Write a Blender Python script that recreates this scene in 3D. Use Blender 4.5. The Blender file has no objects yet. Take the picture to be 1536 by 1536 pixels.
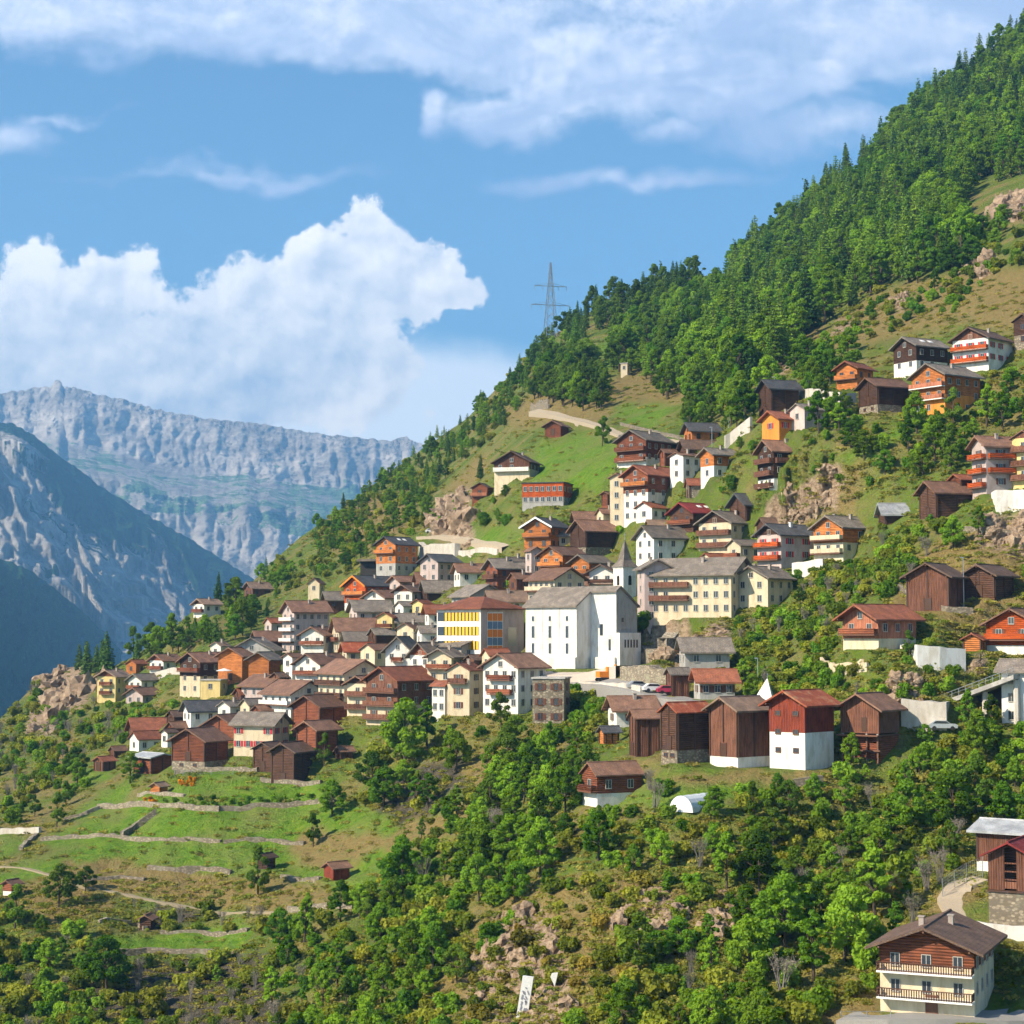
import bpy, math, random
import numpy as np
from mathutils import Vector, noise, Matrix
from mathutils.bvhtree import BVHTree
R = math.radians
rng = random.Random(7)
sc = bpy.context.scene
COL = sc.collection
# ------------------------------------------------------------------ camera
FP = 2866.0
PITCH = math.atan((950 - 768) / FP)
cam_d = bpy.data.cameras.new('camera')
cam_d.sensor_width = 36
cam_d.lens = 36 * FP / 1536
cam_d.clip_start = 1
cam_d.clip_end = 60000
cam = bpy.data.objects.new('camera', cam_d)
COL.objects.link(cam)
cam.rotation_euler = (R(90) + PITCH, 0, 0)
sc.camera = cam
CP, SP = math.cos(PITCH), math.sin(PITCH)

def uv(px, py):
    up = 768 - py
    y = FP * CP - up * SP
    return (px - 768) / y, (FP * SP + up * CP) / y
def at(px, py, D):
    u, v = uv(px, py)
    return Vector((u * D, D, v * D))
def topx(p):
    f = p.y * CP + p.z * SP
    up = -p.y * SP + p.z * CP
    return 768 + FP * p.x / f, 768 - FP * up / f

# ------------------------------------------------------------------ helpers
def tag(o, label=None, cat=None, group=None, kind=None):
    if label: o['label'] = label
    if cat: o['category'] = cat
    if group: o['group'] = group
    if kind: o['kind'] = kind
    return o
def link(name, me, parent=None, mat=None):
    o = bpy.data.objects.new(name, me)
    COL.objects.link(o)
    if mat is not None:
        o.data.materials.append(mat)
    if parent is not None:
        o.parent = parent
    return o
def empty(name, loc, rz, label, cat, group=None):
    o = bpy.data.objects.new(name, None)
    o.empty_display_size = .5
    COL.objects.link(o)
    o.location = loc
    o.rotation_euler = (0, 0, rz)
    tag(o, label, cat, group)
    return o
class MB:
    def __init__(s):
        s.v = []; s.f = []; s.m = []
    def poly(s, pts, faces, mi=0):
        n = len(s.v)
        s.v += [tuple(p) for p in pts]
        for f in faces:
            s.f.append([i + n for i in f]); s.m.append(mi)
        return s
    def box(s, x0, x1, y0, y1, z0, z1, mi=0):
        if x0 > x1: x0, x1 = x1, x0
        if y0 > y1: y0, y1 = y1, y0
        if z0 > z1: z0, z1 = z1, z0
        p = [(x0,y0,z0),(x1,y0,z0),(x1,y1,z0),(x0,y1,z0),(x0,y0,z1),(x1,y0,z1),(x1,y1,z1),(x0,y1,z1)]
        return s.poly(p, [(0,3,2,1),(4,5,6,7),(0,1,5,4),(1,2,6,5),(2,3,7,6),(3,0,4,7)], mi)
    def prism(s, prof, a, b, axis='y', mi=0):
        """prof: list of 2D points; extruded from a to b along axis"""
        n = len(prof)
        P = []
        for t in (a, b):
            for (q, z) in prof:
                P.append((q, t, z) if axis == 'y' else (t, q, z))
        fs = [tuple(range(n)), tuple(range(2*n-1, n-1, -1))]
        for i in range(n):
            j = (i + 1) % n
            fs.append((i, i + n, j + n, j))
        return s.poly(P, fs, mi)
    def tube(s, p0, p1, r0, r1=None, n=6, mi=0):
        r1 = r0 if r1 is None else r1
        p0 = Vector(p0); p1 = Vector(p1)
        d = (p1 - p0).normalized()
        a = d.orthogonal().normalized(); b = d.cross(a)
        P = []
        for p, r in ((p0, r0), (p1, r1)):
            for k in range(n):
                t = 2 * math.pi * k / n
                P.append(p + a * (r * math.cos(t)) + b * (r * math.sin(t)))
        fs = [tuple(range(n))[::-1], tuple(range(n, 2 * n))]
        for k in range(n):
            j = (k + 1) % n
            fs.append((k, j, j + n, k + n))
        return s.poly(P, fs, mi)
    def mesh(s, name, mats=()):
        me = bpy.data.meshes.new(name)
        me.from_pydata(s.v, [], s.f)
        for m in mats: me.materials.append(m)
        if len(mats) > 1:
            me.polygons.foreach_set('material_index', s.m)
        me.update()
        return me
    def build(s, name, mat, parent=None):
        mats = mat if isinstance(mat, (list, tuple)) else [mat]
        return link(name, s.mesh(name, mats), parent)

# ------------------------------------------------------------------ node helpers
class NT:
    def __init__(s, tree):
        s.t = tree; s.n = tree.nodes; s.l = tree.links
    def node(s, typ, **kw):
        n = s.n.new(typ)
        for k, v in kw.items():
            setattr(n, k, v)
        return n
    def set(s, sock, val):
        if val is None: return
        if hasattr(val, 'is_linked') or isinstance(val, bpy.types.NodeSocket):
            s.l.new(val, sock)
        else:
            sock.default_value = val
    def math(s, op, a, b=None, c=None, clamp=False):
        n = s.node('ShaderNodeMath', operation=op, use_clamp=clamp)
        s.set(n.inputs[0], a); s.set(n.inputs[1], b); s.set(n.inputs[2], c)
        return n.outputs[0]
    def vmath(s, op, a, b=None, out=0):
        n = s.node('ShaderNodeVectorMath', operation=op)
        s.set(n.inputs[0], a); s.set(n.inputs[1], b)
        return n.outputs[out]
    def mix(s, f, a, b, blend='MIX'):
        n = s.node('ShaderNodeMix', data_type='RGBA', blend_type=blend)
        s.set(n.inputs[0], f); s.set(n.inputs[6], a); s.set(n.inputs[7], b)
        return n.outputs[2]
    def noise(s, vec, scale, detail=4, rough=.55, dist=0, col=False):
        n = s.node('ShaderNodeTexNoise')
        n.inputs['Scale'].default_value = scale
        n.inputs['Detail'].default_value = detail
        n.inputs['Roughness'].default_value = rough
        n.inputs['Distortion'].default_value = dist
        if vec is not None: s.l.new(vec, n.inputs['Vector'])
        return n.outputs[1 if col else 0]
    def ramp(s, f, stops):
        n = s.node('ShaderNodeValToRGB')
        el = n.color_ramp.elements
        while len(el) < len(stops): el.new(.5)
        for e, (p, c) in zip(el, stops):
            e.position = p
            e.color = (c, c, c, 1) if isinstance(c, (int, float)) else (*c, 1)
        s.l.new(f, n.inputs[0])
        return n.outputs[0]
    def smooth(s, f, lo, hi):
        n = s.node('ShaderNodeMapRange', interpolation_type='SMOOTHSTEP')
        s.set(n.inputs[0], f); n.inputs[1].default_value = lo; n.inputs[2].default_value = hi
        return n.outputs[0]
    def mapping(s, vec, scale=(1,1,1), rot=(0,0,0), loc=(0,0,0)):
        n = s.node('ShaderNodeMapping')
        n.inputs['Scale'].default_value = scale
        n.inputs['Rotation'].default_value = rot
        n.inputs['Location'].default_value = loc
        s.l.new(vec, n.inputs['Vector'])
        return n.outputs[0]
def new_mat(name):
    m = bpy.data.materials.new(name)
    m.use_nodes = True
    nt = NT(m.node_tree)
    b = nt.n['Principled BSDF']
    b.inputs['Roughness'].default_value = .85
    b.inputs['Specular IOR Level'].default_value = .25
    return m, nt, b
def c4(c): return (c[0], c[1], c[2], 1)

# ------------------------------------------------------------------ masks by polygon (areas on the hillside)
def inpoly(X, Y, poly):
    inside = np.zeros(X.shape, bool)
    n = len(poly); j = n - 1
    for i in range(n):
        xi, yi = poly[i]; xj, yj = poly[j]
        c = ((yi > Y) != (yj > Y)) & (X < (xj - xi) * (Y - yi) / (yj - yi + 1e-9) + xi)
        inside ^= c
        j = i
    return inside

def fbm2(X, Y, sc_, octs=4, seed=0.0):
    """numpy value noise fbm"""
    out = np.zeros(X.shape); amp = 1.0; tot = 0
    for o in range(octs):
        x = X * sc_ + seed * 17.3 + o * 31.7; y = Y * sc_ + seed * 5.1 + o * 11.9
        xi = np.floor(x).astype(np.int64); yi = np.floor(y).astype(np.int64)
        fx = x - xi; fy = y - yi
        fx = fx * fx * (3 - 2 * fx); fy = fy * fy * (3 - 2 * fy)
        def h(a, b):
            n = (a * 374761393 + b * 668265263 + int(seed * 1000) * 69069) & 0x7fffffff
            n = ((n ^ (n >> 13)) * 1274126177) & 0x7fffffff
            n = n ^ (n >> 16)
            return (n & 0xffff) / 65535.0
        v = (h(xi, yi) * (1 - fx) + h(xi + 1, yi) * fx) * (1 - fy) + (h(xi, yi + 1) * (1 - fx) + h(xi + 1, yi + 1) * fx) * fy
        out += v * amp; tot += amp; amp *= .5; sc_ = sc_ * 2
    return out / tot

# ------------------------------------------------------------------ hillside
CTRL = [(0,1536,300),(300,1536,290),(500,1536,265),(800,1536,235),(1100,1536,215),(1400,1536,203),(1536,1536,205),
 (0,1900,200),(800,1900,160),(1536,1900,150),(-400,1900,230),(2000,1900,160),
 (0,1400,335),(300,1400,335),(520,1400,300),(800,1350,270),(1100,1350,250),(1500,1400,222),(1300,1400,235),
 (0,1250,410),(200,1250,385),(450,1250,370),(620,1250,340),(800,1200,310),(915,1205,290),(1200,1250,270),(1500,1330,240),(1450,1200,270),
 (0,1130,560),(100,1120,520),(250,1150,420),(400,1150,400),(560,1100,400),(760,1090,370),(850,1085,355),(1000,1140,295),(1200,1155,285),(1340,1150,288),(1500,1110,290),
 (150,1050,600),(300,1045,500),(450,1035,450),(600,1010,430),(865,1005,385),(960,1032,350),(1100,1045,335),(1300,1020,305),(1450,1000,305),
 (200,985,650),(320,920,620),(440,975,510),(500,930,540),(600,865,560),(720,880,480),(785,970,400),(930,880,430),(1050,930,385),(1130,910,390),
 (1170,850,400),(1250,840,395),(1310,965,312),(1400,912,325),(1500,900,325),
 (380,895,680),(480,830,720),(620,695,950),(600,800,640),(700,790,560),(800,780,500),(900,780,480),(1000,800,445),(1100,780,430),(1250,760,405),(1400,775,370),(1500,740,365),
 (700,650,900),(760,715,570),(850,760,500),(830,652,600),(950,700,490),(1050,665,475),(1150,660,430),(1300,680,405),(1420,620,415),(1500,640,405),
 (800,530,950),(900,560,720),(1000,620,560),(1200,600,450),(1360,570,445),(1460,550,435),(1536,520,435),
 (900,450,1000),(1060,430,880),(1000,500,800),(1150,480,700),(1300,450,600),(1450,400,560),(1536,350,560),
 (1090,408,980),(1200,310,1020),(1350,190,1060),(1536,50,1110),(1700,-80,1110),(1350,300,800),(1500,200,860),(2000,-200,1100),(1900,500,420),(1900,900,320),
 (-300,1250,520),(-400,1180,700),(-300,1536,330),(2000,1400,210)]
def fit_rbf(pts):
    P = np.array([(a, b) for a, b, c in pts], float) / 500.0
    z = np.log(np.array([c for a, b, c in pts], float))
    n = len(P)
    d = np.sqrt(((P[:, None] - P[None]) ** 2).sum(2))
    K = np.where(d > 0, d * d * np.log(d + 1e-12), 0) + np.eye(n) * 2e-3
    A = np.zeros((n + 3, n + 3)); A[:n, :n] = K
    A[:n, n] = 1; A[:n, n+1:] = P; A[n, :n] = 1; A[n+1:, :n] = P.T
    w = np.linalg.solve(A, np.concatenate([z, [0, 0, 0]]))
    def ev(X, Y):
        sh = X.shape; Q = np.stack([X.ravel(), Y.ravel()], 1) / 500.0
        out = w[n] + Q @ w[n+1:]
        for i in range(n):
            dd = np.sqrt(((Q - P[i]) ** 2).sum(1))
            out = out + w[i] * np.where(dd > 0, dd * dd * np.log(dd + 1e-12), 0)
        return np.exp(out).reshape(sh)
    return ev
SKY = [(-700,1260),(-500,1200),(-200,1130),(0,1078),(30,1050),(62,1018),(90,1003),(110,1000),(135,1004),(165,1002),(200,985),(250,950),(300,908),(370,882),(400,850),(450,806),(500,772),
 (560,727),(620,683),(700,628),(760,568),(810,515),(850,490),(880,470),(950,440),(1000,426),(1040,416),(1092,409),(1150,360),(1200,318),(1300,243),(1400,142),
 (1536,48),(1700,-80),(2000,-250),(2200,-330)]
skx = np.array([p[0] for p in SKY], float); sky_ = np.array([p[1] for p in SKY], float)
px_c = np.arange(-600, 2101, 5.0)
NR = 330
t = np.linspace(0, 1, NR)[:, None]
ysk = np.interp(px_c, skx, sky_)[None, :]
YB = 1960.0
PY = YB + (ysk - YB) * t            # row 0 = bottom
PX = np.repeat(px_c[None, :], NR, 0)
DD = fit_rbf(CTRL)(PX, PY)
ROCKS = [[(40,1100),(60,1010),(110,995),(150,1003),(160,1020),(120,1060),(90,1100)],
 [(640,800),(655,765),(690,735),(712,735),(700,770),(712,815),(690,825)],
 [(690,1520),(700,1440),(740,1380),(800,1350),(840,1400),(850,1470),(870,1540),(700,1545)],
 [(925,1400),(940,1340),(990,1320),(1020,1370),(1000,1400)],[(1075,1420),(1070,1350),(1100,1335),(1130,1360),(1180,1350),(1180,1400),(1130,1400)],
 [(1215,440),(1225,380),(1265,370),(1280,385),(1240,420)],[(1465,330),(1490,295),(1530,285),(1560,290),(1540,330)],
 [(1120,560),(1160,520),(1200,520),(1180,560)],[(960,990),(960,935),(1030,925),(1060,940),(1090,925),(1095,950),(1040,990)],
 [(1330,1060),(1330,1020),(1380,1015),(1410,1030),(1390,1050)],[(1440,1000),(1470,980),(1480,1000),(1460,1020)],
 [(1460,810),(1490,770),(1560,770),(1560,850),(1500,830)],[(1130,770),(1170,740),(1250,690),(1270,720),(1240,760),(1180,790)],
 [(1330,470),(1345,445),(1370,440),(1360,465)],[(1440,410),(1470,385),(1500,390),(1480,415)],[(1240,505),(1260,480),(1285,475),(1270,500)]]
MEADOW = [[(800,735),(800,668),(880,652),(930,665),(925,700),(905,730),(850,740)],[(925,625),(940,610),(1010,600),(1020,612),(985,640),(960,640)],
 [(1040,436),(1045,412),(1085,410),(1080,432)],
 [(170,1215),(245,1180),(330,1165),(480,1170),(520,1200),(620,1250),(620,1300),(560,1345),(420,1310),(300,1330),(120,1310),(40,1320),(20,1300),(90,1270),(60,1260)],
 [(0,1282),(0,1250),(45,1255),(30,1275)],[(-50,1340),(-50,1305),(30,1310),(30,1335)],
 [(140,1180),(130,1160),(165,1155),(170,1170)],[(95,1225),(150,1190),(200,1175),(180,1210),(120,1235)],
 [(300,1185),(305,1160),(370,1158),(390,1190)],[(110,1430),(200,1400),(380,1385),(380,1420),(200,1435)],
 [(480,1340),(620,1290),(650,1300),(600,1340)],[(500,1330),(700,1180),(620,1320)],
 [(1240,690),(1340,640),(1360,640),(1350,670),(1280,700)],[(690,800),(770,785),(790,800),(760,820),(700,825)],
 [(1480,780),(1536,770),(1536,800)],[(860,1200),(900,1180),(1000,1150),(1240,1150),(1250,1160),(1000,1210)],
 [(840,560),(880,520),(950,510),(950,540),(880,560),(850,580)]]
DRY = [[(1230,520),(1270,470),(1330,430),(1400,410),(1536,400),(1600,400),(1600,480),(1536,500),(1430,480),(1330,510),(1250,530)],
 [(720,640),(800,590),(880,560),(960,560),(1040,580),(1010,605),(930,605),(900,640),(780,640)],
 [(1170,770),(1180,740),(1230,720),(1290,690),(1300,720),(1240,770),(1200,790)],
 [(1330,920),(1360,840),(1420,800),(1560,790),(1560,930),(1450,940),(1400,930)],
 [(690,1150),(720,1120),(800,1100),(840,1110),(780,1160),(740,1200)],
 [(640,1520),(690,1400),(780,1330),(900,1310),(1050,1330),(1150,1340),(1180,1400),(1100,1420),(900,1500),(880,1545)],
 [(1200,1545),(1260,1470),(1320,1450),(1320,1545)],[(1380,1380),(1420,1330),(1470,1310),(1480,1340),(1440,1370)],
 [(0,1360),(0,1330),(60,1320),(130,1330),(180,1360),(90,1390)],[(60,1320),(100,1290),(180,1290),(420,1320),(560,1345),(420,1370),(240,1350)],
 [(-20,1240),(60,1215),(75,1240),(60,1250)],[(980,1165),(1100,1150),(1250,1155),(1240,1175),(1100,1170),(1000,1175)],
 [(218,1066),(232,1054),(272,1042),(276,1062)],[(480,800),(560,740),(640,760),(620,800),(520,840)],[(650,750),(720,680),(740,700),(700,740)],
 [(1120,560),(1180,500),(1240,470),(1240,510),(1180,560)],[(1060,560),(1000,590),(1060,600),(1090,570)],
 [(20,1190),(90,1110),(120,1090),(110,1130),(60,1180)],[(560,1260),(700,1200),(700,1240),(600,1290)],
 [(470,1240),(560,1250),(600,1270),(480,1300),(430,1280)],[(240,965),(300,955),(310,970),(260,980)]]
DIRT = [[(100,1545),(120,1470),(260,1440),(420,1430),(420,1545)],[(560,1230),(600,1150),(700,1130),(700,1250)],
 [(200,1400),(240,1355),(330,1370),(240,1390)]]
wx = (fbm2(PX, PY, 1/22., 3, 1.0) - .5) * 26
wy = (fbm2(PX, PY, 1/22., 3, 2.0) - .5) * 26
def amask(polys, blur=2):
    m = np.zeros(PX.shape)
    for p in polys:
        m = np.maximum(m, inpoly(PX + wx, PY + wy, p).astype(float))
    for _ in range(blur):
        q = np.pad(m, 1, mode='edge')
        m = (q[:-2,1:-1] + q[2:,1:-1] + q[1:-1,:-2] + q[1:-1,2:] + 2*q[1:-1,1:-1]) / 6
    return m
M_rock = amask(ROCKS, 1); M_mead = amask(MEADOW); M_dry = amask(DRY); M_dirt = amask(DIRT)
# relief: crags on the rock patches, small bumps elsewhere
crag = fbm2(PX, PY * .6, 1/16., 4, 5.0) - .5
bump = fbm2(PX, PY, 1/40., 4, 3.0) - .5
crag2 = fbm2(PX, PY * .8, 1/7., 3, 6.0) - .5
DD = DD * (1 + (crag * .022 + crag2 * .016) * M_rock + bump * .012)
for i in range(1, NR):
    DD[i] = np.maximum(DD[i], DD[i-1] + .10)
up = 768 - PY
Yc = FP * CP - up * SP
U = (PX - 768) / Yc; V = (FP * SP + up * CP) / Yc
X3 = U * DD; Y3 = DD.copy(); Z3 = V * DD
# behind the ridge: the hill falls away again
ext = []
xr, yr, zr = X3[-1], Y3[-1], Z3[-1]
for k, (a, dz) in enumerate([(1.02, 3), (1.06, 14), (1.12, 34), (1.25, 95), (1.5, 220), (1.9, 420)]):
    ext.append((xr * a, yr * a, np.maximum(zr * 1.0 - dz, -420 + k)))
X3 = np.vstack([X3] + [e[0][None] for e in ext])
Y3 = np.vstack([Y3] + [e[1][None] for e in ext])
Z3 = np.vstack([Z3] + [e[2][None] for e in ext])
NRT, NC = X3.shape
def grid_mesh(name, X, Y, Z):
    nr, nc = X.shape
    co = np.stack([X, Y, Z], 2).reshape(-1, 3)
    idx = np.arange(nr * nc).reshape(nr, nc)
    f = np.stack([idx[:-1, :-1], idx[:-1, 1:], idx[1:, 1:], idx[1:, :-1]], 2).reshape(-1, 4)
    me = bpy.data.meshes.new(name)
    me.vertices.add(len(co)); me.vertices.foreach_set('co', co.ravel())
    me.loops.add(f.size); me.loops.foreach_set('vertex_index', f.ravel())
    me.polygons.add(len(f)); me.polygons.foreach_set('loop_start', np.arange(0, f.size, 4))
    me.polygons.foreach_set('loop_total', np.full(len(f), 4))
    me.polygons.foreach_set('use_smooth', np.ones(len(f), bool))
    me.update(calc_edges=True)
    return me, co, f
hill_me, hco, hf = grid_mesh('hillside', X3, Y3, Z3)
HBVH = BVHTree.FromPolygons([tuple(c) for c in hco], [tuple(q) for q in hf])
def put_attr(me, name, arr):
    a = me.attributes.new(name, 'FLOAT', 'POINT')
    full = np.zeros((NRT, NC)); full[:NR] = arr; full[NR:] = arr[-1]
    a.data.foreach_set('value', full.ravel().astype(np.float32))
for nme, arr in (('rock', M_rock), ('meadow', M_mead), ('dry', M_dry), ('dirt', M_dirt)):
    put_attr(hill_me, nme, arr)
def ground(px, py):
    """hit point on the hillside along the sight line"""
    u, v = uv(px, py)
    d = Vector((u, 1, v)).normalized()
    h = HBVH.ray_cast(Vector((0, 0, 0)), d)
    return h[0]
def drop(x, y, z0=600):
    h = HBVH.ray_cast(Vector((x, y, z0)), Vector((0, 0, -1)))
    return h[0].z if h[0] is not None else None

def ground_material():
    m, nt, b = new_mat('hillside_ground')
    tc = nt.node('ShaderNodeTexCoord').outputs['Object']
    def attr(n):
        a = nt.node('ShaderNodeAttribute'); a.attribute_name = n; return a.outputs['Fac']
    n1 = nt.noise(tc, .06, 5, .6); n2 = nt.noise(tc, .5, 5, .65); n3 = nt.noise(tc, 2.2, 4, .7)
    base = nt.ramp(n1, [(.3, (.075,.13,.018)), (.48, (.13,.18,.028)), (.64, (.24,.19,.07)), (.75, (.15,.18,.035))])
    base = nt.mix(nt.smooth(n2, .45, .75), base, (.15,.135,.06,1))
    mead = nt.ramp(n2, [(.3, (.07,.15,.014)), (.5, (.12,.22,.02)), (.7, (.19,.25,.035))])
    mead = nt.mix(nt.smooth(n1, .45, .7), mead, (.17,.20,.05,1))
    dry = nt.ramp(n2, [(.3, (.16,.125,.045)), (.5, (.27,.195,.075)), (.62, (.20,.18,.06)), (.75, (.33,.25,.115))])
    dry = nt.mix(nt.smooth(n3, .5, .75), dry, (.12,.12,.035,1))
    vr = nt.node('ShaderNodeTexVoronoi'); vr.inputs['Scale'].default_value = .45; vr.feature = 'F1'
    nt.l.new(tc, vr.inputs['Vector'])
    rock = nt.ramp(nt.noise(nt.mapping(tc, (1,1,2.2)), .55, 7, .72), [(.32, (.10,.07,.05)), (.45, (.27,.19,.12)), (.55, (.38,.28,.19)), (.7, (.46,.37,.26))])
    dirt = nt.ramp(n2, [(.35, (.05,.048,.035)), (.55, (.10,.085,.06)), (.7, (.15,.13,.09))])
    c = nt.mix(attr('dirt'), base, dirt)
    c = nt.mix(attr('meadow'), c, mead)
    c = nt.mix(attr('dry'), c, dry)
    rk = nt.math('MULTIPLY', attr('rock'), nt.smooth(nt.math('ADD', n2, nt.math('MULTIPLY', attr('rock'), .35)), .5, .62))
    c = nt.mix(rk, c, rock)
    c = nt.mix(.5, c, nt.mix(1, c, nt.ramp(n3, [(.25, .45), (.75, 1.5)]), 'MULTIPLY'))
    nt.l.new(c, b.inputs['Base Color'])
    b.inputs['Specular IOR Level'].default_value = .05
    bp = nt.node('ShaderNodeBump'); bp.inputs['Strength'].default_value = .8; bp.inputs['Distance'].default_value = .9
    nt.l.new(nt.math('ADD', n3, nt.math('MULTIPLY', n2, 2.0)), bp.inputs['Height'])
    nt.l.new(bp.outputs[0], b.inputs['Normal'])
    return m
hill = link('hillside_terrain', hill_me, None, ground_material())
tag(hill, 'steep green and dry grass hillside with rock outcrops under the village', 'hillside', kind='structure')

# valley floor out to the horizon
me = MB(); me.poly([(-9400,-300,-440),(9400,-300,-440),(9400,12400,-440),(-9400,12400,-440)], [(0,1,2,3)])
m, nt, b = new_mat('valley_ground')
tc = nt.node('ShaderNodeTexCoord').outputs['Object']
nt.l.new(nt.ramp(nt.noise(tc, .004, 6, .6), [(.3, (.03,.06,.02)), (.55, (.06,.09,.03)), (.7, (.14,.13,.06))]), b.inputs['Base Color'])
tag(me.build('valley_ground', m), 'dark wooded valley floor far below the village', 'ground', kind='structure')

# ------------------------------------------------------------------ distant mountains
def mountain(name, label, sky, x0, x1, step, ybot, prof, rug, mat, rows=200, extra=None, k=1.0):
    xs = np.arange(x0, x1 + 1, step, dtype=float)
    sx = np.array([p[0] for p in sky], float); sy = np.array([p[1] for p in sky], float)
    ys = np.interp(xs, sx, sy)[None]
    tt = np.linspace(0, 1, rows)[:, None]
    QY = ybot + (ys - ybot) * tt
    QX = np.repeat(xs[None], rows, 0)
    down = QY - ys                       # px below the crest
    D = prof(QX, QY, down)
    D = D - np.abs(fbm2(QX, QY, 1/5.5, 3, 41.) - .5) * D * .012
    D = (D + rug(QX, QY, down)) * k
    for i in range(1, rows):
        D[i] = np.maximum(D[i], D[i-1] + 1.0)
    jag = (fbm2(QX, QY*0, 1/6., 3, 9.0) - .5) * 7
    QY2 = QY + jag * np.clip(1 - down / 30., 0, 1)
    up = 768 - QY2; yc = FP * CP - up * SP
    X = (QX - 768) / yc * D; Z = (FP * SP + up * CP) / yc * D; Y = D
    X = np.vstack([X, X[-1:] * 1.02, X[-1:] * 1.05]); Y = np.vstack([Y, Y[-1:] * 1.02, Y[-1:] * 1.05])
    Z = np.vstack([Z, Z[-1:] - 60, Z[-1:] * 0 - 430])
    me, _, _ = grid_mesh(name, X, Y, Z)
    mk = extra(QX, QY, down) if extra else np.zeros(QX.shape)
    a = me.attributes.new('forest', 'FLOAT', 'POINT')
    mk = np.vstack([mk, mk[-1:], mk[-1:]])
    a.data.foreach_set('value', mk.ravel().astype(np.float32))
    o = link(name, me, None, mat)
    tag(o, label, 'mountain', kind='structure')
    return o
def mtn_mat(name, rock_lo, rock_hi, veg, sc_, strata=False, fbias=0., bump=1.):
    m, nt, b = new_mat(name)
    tc = nt.node('ShaderNodeTexCoord').outputs['Object']
    geo = nt.node('ShaderNodeNewGeometry')
    vec = nt.mapping(tc, (1, 1, 3.2 if strata else .7))
    n1 = nt.noise(vec, sc_, 9, .68); n2 = nt.noise(tc, sc_ * 6, 6, .65)
    rock = nt.mix(nt.smooth(n1, .3, .7), c4(rock_lo), c4(rock_hi))
    st_ = nt.noise(nt.mapping(tc, (1, 1, .12)), sc_ * 5, 5, .7)
    rock = nt.mix(nt.math('MULTIPLY', nt.smooth(st_, .48, .68), .55), rock, c4(rock_lo))
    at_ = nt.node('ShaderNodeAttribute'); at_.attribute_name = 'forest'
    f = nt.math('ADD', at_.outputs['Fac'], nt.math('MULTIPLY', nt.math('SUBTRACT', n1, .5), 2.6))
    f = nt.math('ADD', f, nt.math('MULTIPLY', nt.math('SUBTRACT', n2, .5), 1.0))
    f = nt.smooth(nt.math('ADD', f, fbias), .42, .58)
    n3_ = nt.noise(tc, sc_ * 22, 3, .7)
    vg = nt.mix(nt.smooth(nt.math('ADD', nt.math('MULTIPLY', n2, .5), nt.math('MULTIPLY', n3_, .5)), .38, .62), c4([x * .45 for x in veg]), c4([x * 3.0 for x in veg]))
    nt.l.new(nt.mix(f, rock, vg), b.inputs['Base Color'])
    bp = nt.node('ShaderNodeBump'); bp.inputs['Strength'].default_value = 1.0; bp.inputs['Distance'].default_value = bump
    nt.l.new(nt.math('ADD', n1, nt.math('MULTIPLY', n2, .35)), bp.inputs['Height'])
    nt.l.new(bp.outputs[0], b.inputs['Normal'])
    b.inputs['Specular IOR Level'].default_value = 0
    return m
def ss(x, a, b_):
    t_ = np.clip((x - a) / (b_ - a), 0, 1); return t_ * t_ * (3 - 2 * t_)
# far limestone wall
def prof_far(X, Y, d):
    return 9300 - 150 * ss(d, 0, 75) - 900 * ss(d, 75, 130) - 120 * ss(d, 130, 165) - 250 * ss(d, 165, 260) - 1500 * ss(d, 240, 420) - d * .8
def rug_far(X, Y, d):
    r = np.abs(fbm2(X, Y * .25, 1/38., 4, 11.) - .5) * 2
    r2 = fbm2(X + Y * .4, Y * .5, 1/14., 4, 12.) - .5
    big = fbm2(X, Y * .3, 1/120., 2, 13.) - .5
    w = ss(d, 0, 25)
    return w * (-r * 170 + r2 * 60 + big * 420)
def ex_far(X, Y, d):
    cl = ss(d, 70, 90) * (1 - ss(d, 150, 165)) * .55 + ss(d, 240, 290) * .75
    return cl + ss(X, 300, 620) * ss(d, 10, 40) * .25
mountain('far_mountain', 'pale limestone mountain wall with cliff bands at the far left under the clouds',
 [(-400,610),(-100,600),(0,590),(30,586),(60,580),(79,579),(81,571),(85,569),(91,570),(95,579),(130,587),(180,598),(240,615),(300,626),(350,632),(420,640),(470,650),(540,656),(585,662),(600,657),(612,656),(625,664),(660,672),(720,700),(900,760)],
 -400, 900, 3, 1150, prof_far, rug_far, mtn_mat('limestone', (.30,.26,.22), (.88,.78,.68), (.08,.13,.06), .0028, True, -.06, 90), 230, ex_far, 1.22)
# middle mountain
SK2 = [(-400,640),(-200,600),(-80,640),(-20,632),(5,634),(22,637),(40,646),(60,660),(100,692),(150,728),(200,760),(260,794),(310,824),(370,863),(450,915),(560,985),(700,1080)]
def prof_mid(X, Y, d):
    return 4700 - d * 4.6 + (X - 100) * .4
def rug_mid(X, Y, d):
    a = X * .82 + Y * -.57 + (fbm2(X, Y, 1/80., 2, 20.) - .5) * 60      # ribs run down to the right
    l = X * .57 + Y * .82
    r = np.abs(fbm2(a, l * .30, 1/34., 4, 21.) - .5) * 2
    r3 = np.abs(fbm2(a, l * .5, 1/15., 3, 23.) - .5) * 2
    return ss(d, 0, 30) * (-r * 340 - r3 * 150)
def ex_mid(X, Y, d):
    e = ss(X, 30, 110) * (1 - ss(d, 40, 120)) * .85 + (1 - ss(d, 8, 22)) * .5
    e += ss(X, 220, 300) * (1 - ss(d, 60, 110)) * .3
    e -= (1 - ss(np.hypot((X - 235) / 1.0, (Y - 880) * .7), 30, 90)) * .5
    return e + .06
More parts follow.
